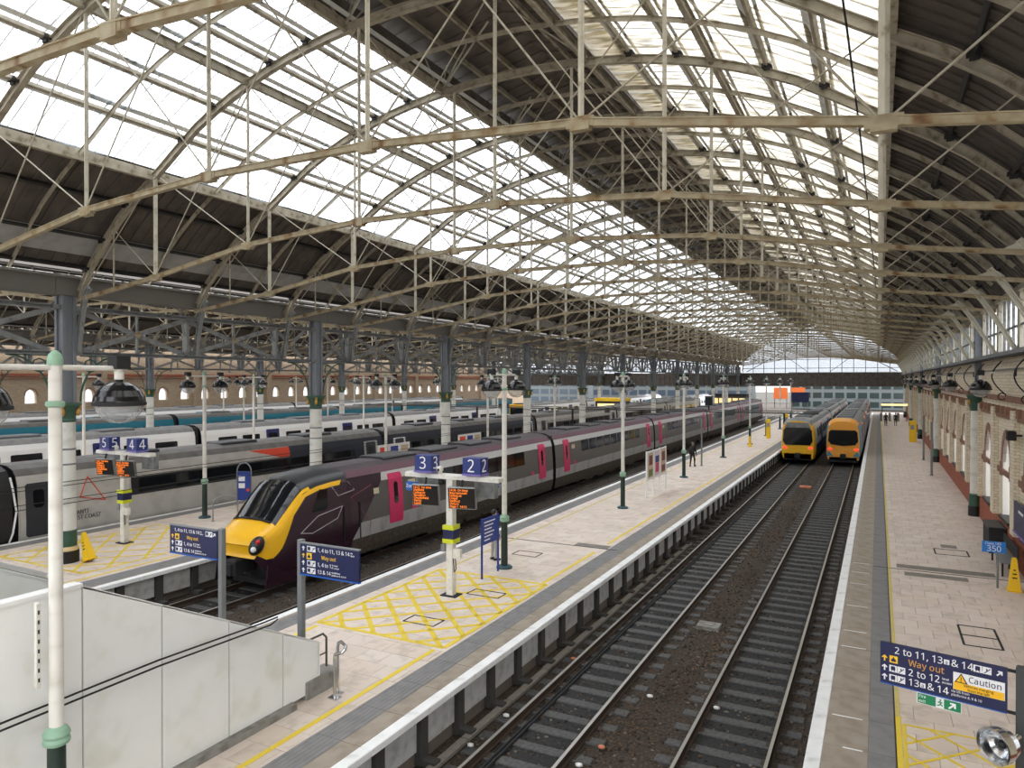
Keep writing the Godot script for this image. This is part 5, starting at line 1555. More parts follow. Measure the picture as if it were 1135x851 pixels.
func lamp_post(label: String, x: float, z: float, proto: Node3D) -> Node3D:
	if proto: return copy_of(proto, W(x, 0, z), 0, label)
	var t := thing("lamp_post", label, "lamp post", W(x, 0, z), 0, "twin-headed platform lamp posts")
	put(t, "base_plate", MB.new().lathe([Vector2(0.26, 0), Vector2(0.26, 0.05), Vector2(0.2, 0.09), Vector2(0.1, 0.1)], 18), M.teal_base)
	put(t, "sleeve", MB.new().lathe([Vector2(0.11, 0.09), Vector2(0.105, 1.5)], 14), M.dark_green)
	put(t, "collar", MB.new().lathe([Vector2(0.11, 1.5), Vector2(0.15, 1.52), Vector2(0.16, 1.56), Vector2(0.14, 1.6), Vector2(0.16, 1.64), Vector2(0.13, 1.7), Vector2(0.085, 1.74)], 14), M.pale_green)
	put(t, "shaft", MB.new().lathe([Vector2(0.085, 1.74), Vector2(0.075, 6.3)], 14), M.post_white)
	put(t, "upper_ring", MB.new().lathe([Vector2(0.09, 5.75), Vector2(0.11, 5.77), Vector2(0.11, 5.81), Vector2(0.09, 5.83)], 14), M.pale_green)
	put(t, "finial", MB.new().lathe([Vector2(0.09, 6.28), Vector2(0.09, 6.36), Vector2(0.07, 6.42), Vector2(0.03, 6.46), Vector2(0, 6.47)], 14), M.pale_green)
	put(t, "arm", MB.new().tube(Vector3(0, 6.25, -0.95), Vector3(0, 6.25, 0.95), 0.035, -1, 8), M.post_white)
	lamp_heads(t, [-0.85, 0.85], 5.77)
	return t

func departure_board(label: String, x: float, z: float, na: String, nb: String, dz: float) -> void:
	var t := thing("departure_board", label, "departure board", W(x, 0, z), 0, "departure boards on white posts")
	put(t, "post", MB.new().cbox(Vector3(0, 1.68, 0), Vector3(0.22, 3.36, 0.22), 0.02), M.post_white)
	put(t, "foot_plate", MB.new().box(Vector3(0, 0.015, 0), Vector3(0.5, 0.03, 0.4)), M.soft_black)
	put(t, "crossbar", MB.new().cbox(Vector3(0.05, 3.36, 0), Vector3(3.1, 0.13, 0.3), 0.02), M.post_white)
	for k in 2:
		var bx := -0.78 + k * 1.6
		var c := put(t, "number_block", MB.new().box(Vector3.ZERO, Vector3(0.56, 0.44, 0.44)), M.cube_blue, Vector3(bx, 3.72, 0.05))
		put(c, "number_base", MB.new().box(Vector3(0, -0.24, 0), Vector3(0.6, 0.05, 0.48)), M.lilac)
		var d: String = [na, nb][k]
		say(c, d, Vector3(0, 0, 0.224), 0.34, M.sign_white, false)
		say(c, d, Vector3(0.284, 0, 0), 0.34, M.sign_white, false, Basis(Vector3.UP, PI / 2))
		var b := Basis(Vector3.UP, 0.24) * Basis(Vector3.RIGHT, 0.16)
		var s := put(t, "screen", MB.new().cbox(Vector3.ZERO, Vector3(0.8, 0.62, 0.12), 0.02), M.steel, Vector3(-0.66 + k * 1.2, 2.84, 0.28), b)
		put(s, "display", MB.new().box(Vector3(0, 0, 0.062), Vector3(0.75, 0.57, 0.01)), M.screen)
		put(s, "hanger", MB.new().tube(Vector3(0, 0.3, -0.02), Vector3(0, 0.48, -0.1), 0.03), M.soft_black)
		var rows := ["14:27  On time", "Sheffield", "Calling at:", "Stockport", "Chesterfield", "Derby", "Leeds"] if k == 0 else ["14:35  On time", "Bournemouth", "Calling at:", "Crewe", "Stafford", "Oxford", "Page 1  14:12"]
		for i in 7: say(s, rows[i], Vector3(-0.35, 0.23 - i * 0.078, 0.069), 0.06, M.amber)
		put(t, "rear_screen", MB.new().cbox(Vector3(-1.1 + k * 2.0, 3.02, -0.42), Vector3(0.66, 0.5, 0.26), 0.03), M.steel_grey)
	put(t, "camera_dome", MB.new().ball(Vector3(-0.3, 3.56, 0.12), 0.1, 12, 8).box(Vector3(-0.3, 3.46, 0.1), Vector3(0.08, 0.1, 0.08)), M.post_white)
	put(t, "camera_lens", MB.new().ball(Vector3(-0.3, 3.55, 0.2), 0.045, 8, 5), M.black)
	put(t, "hazard_band", MB.new().box(Vector3(0, 1.94, 0), Vector3(0.36, 0.12, 0.36)), M.hi_vis)
	put(t, "zone_label", MB.new().box(Vector3(0, 1.75, 0), Vector3(0.34, 0.26, 0.34)), M.sign_blue)
	put(t, "hazard_band", MB.new().box(Vector3(0, 1.56, 0), Vector3(0.36, 0.12, 0.36)), M.hi_vis)
	put(t, "junction_box", MB.new().cbox(Vector3(0.26, 1.22, 0.08), Vector3(0.24, 0.26, 0.14), 0.015), M.post_white)
	put(t, "junction_box", MB.new().cbox(Vector3(-0.2, 1.34, 0.08), Vector3(0.14, 0.2, 0.12), 0.015), M.post_grey)
	put(t, "cable_loop", MB.new().path([Vector3(0.2, 1.1, 0.1), Vector3(0.24, 0.8, 0.12), Vector3(0.18, 0.7, 0.12), Vector3(0.14, 1.1, 0.12)], 0.012, 5), M.cable)

func wayfinding(label: String, post: Vector3, x0: float, x1: float) -> void:
	# navy board on one grey post; post at its base, board from x0 to x1
	var t := thing("wayfinding_sign", label, "sign", post, 0, "navy wayfinding signs at the stair foot")
	put(t, "post", MB.new().cbox(Vector3(0, 1.46, 0), Vector3(0.12, 2.92, 0.12), 0.01), M.post_grey)
	var mid := (x0 + x1) / 2; var w := absf(x1 - x0)
	var b := put(t, "board", MB.new().box(Vector3.ZERO, Vector3(w, 0.6, 0.05)), M.sign_blue, Vector3(mid, 2.57, 0.06))
	put(b, "board_frame", MB.new().box(Vector3(0, 0.31, 0), Vector3(w + 0.02, 0.025, 0.07)), M.post_grey)
	put(b, "board_foot", MB.new().box(Vector3(0, -0.31, 0), Vector3(w + 0.02, 0.025, 0.07)), M.bright_blue)
	var l := -w / 2 + 0.05
	var right := x1 > 0
	for i in 4:
		var y := 0.21 - i * 0.142
		if i > 0 or right: arrow(b, Vector3(l + 0.04, y, 0.026), 0.09, 0.0, M.sign_yellow if i == 1 else M.sign_white)
		if i == 1:
			pictogram(b, Vector3(l + 0.19, y, 0.028), 0.13, 0.12, M.sign_yellow, M.sign_blue, 2)
			say(b, "Way out", Vector3(l + 0.5, y, 0.026), 0.072, M.sign_yellow)
		else:
			var ix := l + 0.19 if (i > 0 or right) else w / 2 - 0.3
			pictogram(b, Vector3(ix, y, 0.028), 0.1, 0.11, M.sign_white, M.sign_blue, 0)
			pictogram(b, Vector3(ix + 0.11, y, 0.028), 0.1, 0.11, M.sign_white, M.sign_blue, 1)
			var tx := l + 0.4 if (i > 0 or right) else l + 0.1
			var ex := say(b, ["1, 4 to 11, 13 & 14", "", "1, 4 to 12", "13 & 14"][i], Vector3(tx, y, 0.026), 0.072, M.sign_white)
			say(b, ["via\nstairs", "", "level\naccess", "via lift from\nplatforms 8, 9 & 10"][i], Vector3(ex, y, 0.026), 0.03, M.sign_white)
	if not right: arrow(b, Vector3(w / 2 - 0.08, 0.21, 0.026), 0.09, -0.8, M.sign_white)

func caution_cone(label: String, at: Vector3, basis := Basis.IDENTITY) -> void:
	# folding wet-floor board: tall four-sided wedge on a flared foot
	var t := thing("caution_cone", label, "cone", at, 0, "yellow caution cones")
	t.transform = Transform3D(basis, at)
	var m := MB.new()
	var lv := [[0.17, 0.0], [0.17, 0.05], [0.145, 0.07], [0.06, 0.93], [0.045, 0.96]]
	for i in 4:
		for k in 4:
			var a := TAU * k / 4 + PI / 4; var b := TAU * (k + 1) / 4 + PI / 4
			var r0: float = lv[i][0] * 1.414; var r1: float = lv[i + 1][0] * 1.414
			m.quad(Vector3(r0 * cos(b), lv[i][1], r0 * sin(b)), Vector3(r0 * cos(a), lv[i][1], r0 * sin(a)), Vector3(r1 * cos(a), lv[i + 1][1], r1 * sin(a)), Vector3(r1 * cos(b), lv[i + 1][1], r1 * sin(b)))
	m.box(Vector3(0, 0.955, 0), Vector3(0.09, 0.012, 0.09))
	put(t, "body", m, M.cone)
	var tilt := Basis(Vector3.RIGHT, -0.099)
	for i in 3: put(t, "warning_text", MB.new().box(Vector3.ZERO, Vector3([0.06, 0.1, 0.12][i], 0.035, 0.004)), M.soft_black, Vector3(0, 0.62 - i * 0.11, 0.0925 + i * 0.011), tilt)

func build_island_furniture() -> void:
	M.lamp_black = flat(rgb(30, 31, 33), 0.12)
	var lg := flat(Color(0.72, 0.74, 0.75, 0.42), 0.1)
	lg.transparency = BaseMaterial3D.TRANSPARENCY_ALPHA
	M.lamp_glass = lg
	M.lilac = flat(rgb(122, 106, 178), 0.5)
	M.poster_a = flat(rgb(196, 176, 150), 0.6); M.poster_b = flat(rgb(206, 190, 206), 0.6); M.poster_c = flat(rgb(120, 62, 52), 0.6); M.poster_d = flat(rgb(110, 120, 70), 0.6)
	var p := lamp_post("nearest white lamp post, standing beside the pale stair panels", -9.2, 5.3, null)
	var zs := [20.3, 32.3, 44.2, 56.8, 69.8, 80.8, 92.8, 104.8]
	for i in zs.size():
		lamp_post("%s twin-headed lamp post beyond the stair on the island platform" % nth(i), -10.75, zs[i], p)
	var ch := put(self, numbered("cable_channel"), MB.new().box(Vector3.ZERO, Vector3(0.09, 1.05, 0.03)).box(Vector3(0.05, 0, 0.02), Vector3(0.03, 1.05, 0.05)), M.post_white, W(-9.28, 2.8, 5.12))
	for i in 8: put(ch, "slot", MB.new().box(Vector3(0.067, 0.42 - i * 0.12, 0.02), Vector3(0.006, 0.05, 0.02)), M.soft_black)
	tag(ch, "slotted white cable channel beside the nearest lamp post", "channel")
	departure_board("departure board numbered 3 and 2 on the island platform", -10.72, 17.03, "3", "2", 0)
	# blue notice on two legs by the lamp post
	var n := thing("notice_stand", "blue notice board on two legs beside a lamp post", "notice board", W(-10.75, 0, 19.35), PI / 2)
	for s in [-1, 1]: put(n, "leg", MB.new().cbox(Vector3(s * 0.52, 0.92, 0), Vector3(0.07, 1.84, 0.05), 0.01), M.totem_blue)
	var nb := put(n, "board", MB.new().box(Vector3(0, 1.42, 0), Vector3(1.0, 0.8, 0.04)), M.totem_blue)
	for i in 6: put(nb, "text_line", MB.new().box(Vector3(-0.42 + [0.36, 0.3, 0.25, 0.33, 0.28, 0.2][i] / 1.0, 1.7 - i * 0.11, 0.022), Vector3([0.7, 0.56, 0.46, 0.62, 0.52, 0.36][i], 0.035, 0.004)), M.sign_white)
	# small blue zone plates on the posts
	for a in [["small blue zone plate hanging beside the island lamp post", -11.12, 2.72, 20.25], ["small blue zone plate at the end of the departure board bar", -12.05, 3.0, 17.03]]:
		var z := thing("zone_plate", a[0], "sign", W(a[1], a[2], a[3]))
		put(z, "plate", MB.new().box(Vector3.ZERO, Vector3(0.4, 0.26, 0.03)), M.bright_blue)
		put(z, "lettering", text_mesh("Zone 2", 0.1), M.sign_white, Vector3(0, 0, 0.016))
		put(z, "hanger", MB.new().box(Vector3(0.15, 0.2, 0), Vector3(0.03, 0.16, 0.02)), M.steel)
	# white framed posters in a row
	var r := thing("poster_stand", "row of three white framed posters on the island platform", "poster stand", W(-10.55, 0, 37.35))
	for i in 4: put(r, "leg", MB.new().cbox(Vector3(0, 1.2, 1.84 - i * 1.22), Vector3(0.08, 2.4, 0.08), 0.01), M.white)
	for i in 3:
		var f := put(r, "frame", MB.new().box(Vector3(0, 1.62, 1.22 - i * 1.22), Vector3(0.05, 1.5, 1.1)), M.white)
		put(f, "poster", MB.new().box(Vector3(0.03, 1.65, 1.22 - i * 1.22), Vector3(0.01, 1.3, 0.86)), [M.poster_a, M.poster_b, M.poster_a][i])
		put(f, "picture", MB.new().box(Vector3(0.037, 1.9 - i % 2 * 0.5, 1.2 - i * 1.22), Vector3(0.01, 0.5, 0.6)), [M.poster_c, M.pink, M.poster_c][i])
		put(f, "picture", MB.new().box(Vector3(0.037, 1.25 + i % 2 * 0.6, 1.2 - i * 1.22), Vector3(0.01, 0.35, 0.7)), [M.poster_d, M.cube_blue, M.poster_c][i])
	var zp := thing("sign_pole", "slim grey pole beside the walking man", "pole", W(-11.1, 0, 50.8))
	put(zp, "pole", MB.new().tube(Vector3.ZERO, Vector3(0, 3.3, 0), 0.06, -1, 8), M.post_grey)
	put(zp, "foot", MB.new().lathe([Vector2(0.12, 0), Vector2(0.1, 0.04), Vector2(0.06, 0.05)], 10), M.post_grey)
	caution_cone("yellow caution cone at the foot of a distant island lamp post", W(-10.35, 0, 67.2))
	for a in [[-10.1, 77.5, "first tall yellow help point on the far island platform"], [-9.7, 90.0, "second tall yellow help point on the far island platform"]]:
		var y := thing("help_point", a[2], "help point", W(a[0], 0, a[1]))
		put(y, "pillar", MB.new().cbox(Vector3(0, 1.0, 0), Vector3(0.42, 2.0, 0.32), 0.05), M.cone)
		put(y, "panel", MB.new().box(Vector3(0, 1.4, 0.165), Vector3(0.26, 0.4, 0.02)), M.steel)
	# gantry across the tracks
	var g := thing("signal_gantry", "slim dark gantry spanning the tracks in front of the distant trains", "gantry", W(0, 0, 69.0))
	put(g, "beam", MB.new().box(Vector3(-30.2, 3.2, 0), Vector3(51, 0.07, 0.3)), M.gantry)
	put(g, "beam_rail", MB.new().box(Vector3(-30.2, 3.03, 0.1), Vector3(51, 0.12, 0.06)), M.gantry)
	for x in [-7.62, -21.0, -28.45, -40.0, -50.3]:
		put(g, "post", MB.new().box(Vector3(x, 1.5, 0), Vector3(0.16, 3.0, 0.16)), M.soft_black)
		put(g, "post_foot", MB.new().box(Vector3(x, 0.03, 0), Vector3(0.4, 0.06, 0.4)), M.soft_black)
	for x in [-24.6, -12.3]: put(g, "equipment_box", MB.new().cbox(Vector3(x, 2.96, 0.1), Vector3(0.5, 0.5, 0.3), 0.03), M.gantry)
	var sg := thing("railway_signal", "black railway signal standing on the gantry", "signal", W(-14.4, 3.26, 69.0))
	put(sg, "mast", MB.new().box(Vector3(0, 0.2, 0), Vector3(0.1, 0.42, 0.1)), M.soft_black)
	put(sg, "case", MB.new().cbox(Vector3(0, 0.8, 0), Vector3(0.7, 0.9, 0.3), 0.04), M.black)
	put(sg, "hood", MB.new().box(Vector3(0, 1.1, 0.25), Vector3(0.4, 0.04, 0.3)), M.black)

func build_left_furniture() -> void:
	departure_board("departure board numbered 5 and 4 beside the nearest column", -25.0, 16.9, "5", "4", 0)
	caution_cone("yellow caution cone leaning against the nearest column", W(-23.42, 0.06, 14.6), Basis(Vector3(0, 0, 1), 0.38))
	# blue totem with a steel hoop over it
	var t := thing("info_totem", "blue information totem under a steel hoop behind the yellow nose", "totem", W(-27.3, 0, 24.6), 0.5)
	put(t, "panel", MB.new().cbox(Vector3(0, 0.95, 0), Vector3(0.62, 1.4, 0.08), 0.02), M.totem_blue)
	for i in 2: put(t, "notice", MB.new().box(Vector3(-0.1, 1.3 - i * 0.34, 0.042), Vector3(0.3, 0.24, 0.006)), M.sign_white)
	put(t, "red_mark", MB.new().box(Vector3(0.2, 0.75, 0.042), Vector3(0.14, 0.14, 0.006)), M.red_flash)
	var hp := []
	for i in 13: hp.append(Vector3(-0.34 * cos(PI * i / 12.0), 1.65 + 0.42 * sin(PI * i / 12.0), 0))
	put(t, "hoop", MB.new().path([Vector3(-0.34, 0, 0)] + hp + [Vector3(0.34, 0, 0)], 0.03, 6), M.steel)
	for a in [[-25.1, 21.6, "steel hoop barrier on the platform behind the yellow nose"]]:
		var h := thing("hoop_barrier", a[2], "barrier", W(a[0], 0, a[1]), 0.9)
		var q := [Vector3(-0.5, 0, 0)]
		for i in 9: q.append(Vector3(-0.5 * cos(PI * i / 8.0), 0.75 + 0.35 * sin(PI * i / 8.0), 0))
		q.append(Vector3(0.5, 0, 0))
		put(h, "tube", MB.new().path(q, 0.03, 6), M.steel)
		for s in [-1, 1]: put(h, "foot", MB.new().lathe([Vector2(0.09, 0), Vector2(0.08, 0.02), Vector2(0.03, 0.025)], 10, Vector3(s * 0.5, 0, 0)), M.steel)
	var zs := [[-26.4, 21.6], [-25.2, 33.0], [-25.2, 45.0], [-25.2, 57.0], [-39.0, 24.0], [-39.0, 36.0], [-39.0, 48.0], [-39.0, 60.0], [-39.0, 72.0], [-55.5, 50.0], [-55.5, 62.0], [-55.5, 74.0], [-55.5, 86.0], [-70.0, 60.0], [-70.0, 72.0], [-70.0, 84.0]]
	var p: Node3D = find_child("lamp_post", false, false)
	var rows := {-26.4: "near column row", -25.2: "near column row", -39.0: "platform beyond the grey train", -55.5: "farther column row", -70.0: "platform below the brick arches"}
	var cnt := {}
	for a in zs:
		var k: String = rows[a[0]]
		cnt[k] = cnt.get(k, 0) + 1
		var o := lamp_post("%s twin-headed lamp post along the %s" % [nth(cnt[k] - 1), k], a[0], a[1], p)
		o.set_meta("group", "lamp posts on the left platforms")
	# white barrier boards with posters, by the coach ends
	for a in [[-27.9, 37.4, "white poster hoarding by the coach gap of the grey train"], [-27.9, 47.0, "second poster hoarding farther along the grey train"], [-21.6, 66.0, "poster hoarding behind the maroon roof"]]:
		var h := thing("hoarding", a[2], "hoarding", W(a[0], 0, a[1]), PI / 2)
		put(h, "board", MB.new().box(Vector3(0, 1.5, 0), Vector3(3.4, 0.9, 0.05)), M.white)
		for i in 3: put(h, "poster", MB.new().box(Vector3(-1.1 + i * 1.1, 1.5, 0.03), Vector3(0.8, 0.6, 0.01)), [M.red_flash, M.totem_blue, M.poster_a][i])
		for s in [-1, 1]: put(h, "leg", MB.new().box(Vector3(s * 1.5, 0.55, 0), Vector3(0.08, 1.1, 0.06)), M.white)
	# overhead wires along the left platforms
	for a in [[-23.84, 2.72, "upper pair wire running past the nearest column"], [-23.84, 2.6, "second wire running past the nearest column"], [-23.84, 2.15, "third wire running past the nearest column"], [-23.84, 2.0, "lowest wire running past the nearest column"]]:
		var w := put(self, numbered("overhead_wire"), MB.new().tube(W(a[0], a[1], 12.0), W(a[0], a[1] + 0.05, 62.0), 0.012, -1, 4), M.cable)
		tag(w, a[2], "wire", "thin wires past the columns")

func build_right_furniture() -> void:
	# hanging navy sign with fire exit plate
	var t := thing("platform_sign", "large navy platform sign with caution plate at the lower right", "sign", W(1.43, 0, 9.62), deg_to_rad(-13.0))
	put(t, "post", MB.new().cbox(Vector3(0, 1.45, 0), Vector3(0.1, 2.9, 0.1), 0.01), M.dark_post)
	for y in [2.83, 2.36]: put(t, "bracket", MB.new().box(Vector3(-0.08, y, 0), Vector3(0.12, 0.03, 0.03)), M.soft_black)
	var b := put(t, "board", MB.new().box(Vector3.ZERO, Vector3(1.3, 0.5, 0.04)), M.sign_blue, Vector3(-0.78, 2.6, 0))
	put(b, "board_foot", MB.new().box(Vector3(0, -0.255, 0), Vector3(1.3, 0.012, 0.045)), M.bright_blue)
	for i in 4:
		var y := 0.175 - i * 0.115
		if i > 0: arrow(b, Vector3(-0.6, y, 0.021), 0.075, 0.0, M.sign_yellow if i == 1 else M.sign_white)
		if i == 1:
			pictogram(b, Vector3(-0.5, y, 0.023), 0.09, 0.085, M.sign_yellow, M.sign_blue, 2)
			say(b, "Way out", Vector3(-0.34, y, 0.021), 0.075, M.sign_amber)
		elif i > 1:
			pictogram(b, Vector3(-0.505, y, 0.023), 0.085, 0.08, M.sign_white, M.sign_blue, 0)
			pictogram(b, Vector3(-0.415, y, 0.023), 0.085, 0.08, M.sign_white, M.sign_blue, 1)
	var ex := say(b, "2 to 11, 13", Vector3(-0.49, 0.175, 0.021), 0.08, M.sign_white)
	boxed_a(b, Vector3(ex - 0.01, 0.145, 0.021), 0.055)
	ex = say(b, "& 14", Vector3(ex + 0.06, 0.175, 0.021), 0.08, M.sign_white)
	say(b, "via\nstairs", Vector3(ex, 0.175, 0.021), 0.026, M.sign_white)
	pictogram(b, Vector3(0.37, 0.175, 0.023), 0.085, 0.08, M.sign_white, M.sign_blue, 0)
	pictogram(b, Vector3(0.46, 0.175, 0.023), 0.085, 0.08, M.sign_white, M.sign_blue, 1)
	arrow(b, Vector3(0.58, 0.175, 0.021), 0.075, -0.78, M.sign_white)
	ex = say(b, "2 to 12", Vector3(-0.34, -0.055, 0.021), 0.08, M.sign_white)
	say(b, "level\naccess", Vector3(ex, -0.055, 0.021), 0.026, M.sign_white)
	ex = say(b, "13", Vector3(-0.34, -0.17, 0.021), 0.08, M.sign_white)
	boxed_a(b, Vector3(ex - 0.01, -0.2, 0.021), 0.055)
	ex = say(b, "& 14", Vector3(ex + 0.06, -0.17, 0.021), 0.08, M.sign_white)
	say(b, "via lift from\nplatforms 8, 9 & 10", Vector3(ex, -0.17, 0.021), 0.026, M.sign_white)
	var c := put(b, "caution_plate", MB.new().box(Vector3.ZERO, Vector3(0.5, 0.2, 0.012)), M.sign_white, Vector3(0.38, -0.02, 0.026))
	put(c, "caution_strip", MB.new().box(Vector3(0, -0.055, 0.003), Vector3(0.49, 0.085, 0.012)), M.caution)
	put(c, "warning_triangle", MB.new().prism(PackedVector2Array([Vector2(-0.065, -0.05), Vector2(0.065, -0.05), Vector2(0, 0.06)]), 0.006, 0.012), M.soft_black, Vector3(-0.17, 0.04, 0))
	put(c, "warning_triangle", MB.new().prism(PackedVector2Array([Vector2(-0.048, -0.04), Vector2(0.048, -0.04), Vector2(0, 0.043)]), 0.012, 0.014), M.caution, Vector3(-0.17, 0.04, 0))
	put(c, "lettering", text_mesh("!", 0.055), M.soft_black, Vector3(-0.17, 0.03, 0.016))
	say(c, "Caution", Vector3(-0.1, 0.045, 0.008), 0.068, M.sign_blue)
	say(c, "Vehicles merging\nfrom the left", Vector3(0, -0.055, 0.01), 0.028, M.soft_black, false)
	var f := put(t, "fire_exit_plate", MB.new().box(Vector3.ZERO, Vector3(0.46, 0.125, 0.02)), M.sign_white, Vector3(-0.8, 2.265, 0))
	for k in 2: put(f, "green_field", MB.new().box(Vector3(-0.125 + k * 0.265, 0, 0.008), Vector3([0.19, 0.17][k], 0.113, 0.01)), M.sign_green)
	say(f, "Fire\nexit", Vector3(-0.21, 0, 0.013), 0.034, M.sign_white)
	var rm := MB.new()
	for seg in [[Vector2(0, 0.018), Vector2(0.008, -0.012)], [Vector2(0.008, -0.012), Vector2(0.028, -0.032)], [Vector2(0.008, -0.012), Vector2(-0.012, -0.03)], [Vector2(-0.012, -0.03), Vector2(-0.028, -0.032)], [Vector2(0, 0.016), Vector2(0.026, 0.004)], [Vector2(0, 0.016), Vector2(-0.02, 0.002)]]:
		rm.beam(Vector3(seg[0].x, seg[0].y, 0.013), Vector3(seg[1].x, seg[1].y, 0.013), 0.011, 0.006, Vector3(0, 0, 1))
	rm.ball(Vector3(0.006, 0.034, 0.013), 0.01, 8, 5)
	put(f, "running_figure", rm, M.sign_green, Vector3(0.012, 0, 0))
	arrow(f, Vector3(0.14, 0, 0.014), 0.1, -0.78, M.sign_white)
	put(f, "chain", MB.new().tube(Vector3(-0.18, 0.06, 0), Vector3(-0.18, 0.09, 0), 0.006).tube(Vector3(0.18, 0.06, 0), Vector3(0.18, 0.09, 0), 0.006), M.steel)
	# chrome dome camera on the same post
	var d := thing("dome_camera", "shiny metal dome camera below the large navy sign", "camera", W(1.16, 2.1, 9.3))
	put(d, "shade", MB.new().lathe([Vector2(0.02, 0.17), Vector2(0.09, 0.14), Vector2(0.15, 0.06), Vector2(0.17, -0.04), Vector2(0.2, -0.05), Vector2(0.19, 0.06), Vector2(0.15, 0.16), Vector2(0.08, 0.23), Vector2(0.02, 0.25)], 24, Vector3.ZERO, Basis(Quaternion(Vector3.UP, Vector3(0.72, 0.05, -0.69).normalized()))), M.chrome)
	put(d, "lens", MB.new().ball(Vector3(0.06, 0.0, -0.06), 0.05, 10, 6), M.black)
	put(d, "arm", MB.new().tube(Vector3(0.15, 0.01, -0.14), Vector3(0.24, 0.05, -0.24), 0.03), M.chrome)
	# bench and navy notice by the wall
	var n := thing("wall_notice", "navy notice panel against the brick wall above a bench", "notice board", W(3.96, 0, 26.9))
	put(n, "panel", MB.new().box(Vector3(0, 1.7, 0), Vector3(0.06, 0.95, 2.2)), M.sign_blue)
	put(n, "heading", MB.new().box(Vector3(-0.035, 1.95, 0.2), Vector3(0.01, 0.08, 0.8)), M.sign_white)
	put(n, "foot_strip", MB.new().box(Vector3(-0.01, 1.2, 0), Vector3(0.09, 0.06, 2.2)), M.lilac)
	var s := thing("bench", "dark metal bench against the brick wall under the navy notice", "bench", W(3.6, 0, 27.6))
	put(s, "seat", MB.new().cbox(Vector3(0, 0.46, 0), Vector3(0.46, 0.05, 2.6), 0.02), M.post_grey)
	put(s, "backrest", MB.new().box(Vector3(0.2, 0.75, 0), Vector3(0.04, 0.34, 2.6)), M.soft_black)
	for k in 3:
		put(s, "leg", MB.new().box(Vector3(-0.16, 0.22, -1.1 + k * 1.1), Vector3(0.05, 0.44, 0.06)), M.soft_black)
		put(s, "leg", MB.new().box(Vector3(0.16, 0.22, -1.1 + k * 1.1), Vector3(0.05, 0.44, 0.06)), M.soft_black)
	var bx := thing("salt_bin", "black storage bin against the brick plinth", "bin", W(3.72, 0, 30.6))
	put(bx, "body", MB.new().cbox(Vector3(0, 0.42, 0), Vector3(0.5, 0.84, 1.6), 0.03), M.soft_black)
	put(bx, "lid", MB.new().cbox(Vector3(0, 0.88, 0), Vector3(0.54, 0.08, 1.66), 0.02), M.black)
	var pl := thing("coach_stop_plate", "bright blue plate reading 350 on a thin post", "sign", W(3.02, 0, 24.9))
	put(pl, "post", MB.new().tube(Vector3(0.1, 0, -0.05), Vector3(0.1, 1.15, -0.05), 0.03, -1, 8), M.post_grey)
	put(pl, "plate", MB.new().box(Vector3(0, 1.2, 0), Vector3(0.58, 0.32, 0.03)), M.bright_blue_sign)
	say(pl, "Class 185", Vector3(-0.22, 1.3, 0.016), 0.07, M.sign_white)
	say(pl, "350", Vector3(0, 1.15, 0.016), 0.16, M.sign_white, false)
	caution_cone("yellow caution cone below the blue 350 plate", W(3.5, 0, 24.8))
	# pendant lamps on brackets along the wall
	var proto: Node3D = null
	for i in 9:
		var z := 17.2 + i * 11.6
		var lab := "%s black pendant lamp on a bracket along the brick wall" % nth(i)
		if proto:
			copy_of(proto, W(3.1, 0, z), 0, lab)
			continue
		proto = thing("wall_lamp", lab, "lamp", W(3.1, 0, z), 0, "pendant lamps along the brick wall")
		lamp_heads(proto, [0.0], 5.77)
		put(proto, "bracket_arm", MB.new().tube(Vector3(0, 6.33, 0), Vector3(1.0, 6.33, 0), 0.03, -1, 6), M.post_white)
		put(proto, "wall_plate", MB.new().box(Vector3(0.97, 6.33, 0), Vector3(0.05, 0.24, 0.16)), M.soft_black)
	for a in [[3.03, 52.3, "grey pole on the right-hand platform before the far columns"], [3.06, 61.9, "second grey pole farther along the right-hand platform"]]:
		var q := thing("sign_pole", a[2], "pole", W(a[0], 0, a[1]))
		put(q, "pole", MB.new().tube(Vector3.ZERO, Vector3(0, 3.4, 0), 0.07, -1, 8), M.post_grey)
		put(q, "foot", MB.new().lathe([Vector2(0.13, 0), Vector2(0.11, 0.04), Vector2(0.07, 0.05)], 10), M.post_grey)
	var y := thing("help_point", "tall yellow help point on the right-hand platform", "help point", W(3.0, 0, 79.3))
	put(y, "pillar", MB.new().cbox(Vector3(0, 1.05, 0), Vector3(0.6, 2.1, 0.4), 0.06), M.cone)
	put(y, "panel", MB.new().box(Vector3(-0.05, 1.45, 0.205), Vector3(0.3, 0.45, 0.02)), M.steel)
	# floodlight on the wall at the right edge
	var fl := thing("wall_floodlight", "small black floodlight on the brick wall at the right edge", "floodlight", W(3.9, 4.3, 27.6))
	put(fl, "case", MB.new().cbox(Vector3(-0.1, 0, 0), Vector3(0.24, 0.3, 0.4), 0.03), M.soft_black)
	put(fl, "bracket", MB.new().box(Vector3(0.1, 0, 0), Vector3(0.18, 0.06, 0.06)), M.soft_black)
	# loose cable hanging from the roof
	var pts := []
	for i in 12:
		var u := i / 11.0
		pts.append(W(-0.6 + 0.62 * u, 12.6 - 3.3 * u + 0.2 * u * u, 12.0 + 34.0 * u * u))
	var hc := put(self, numbered("roof_cable"), MB.new().path(pts, 0.02, 5), M.cable)
	tag(hc, "thin black cable slung under the right-hand glazing", "cable")

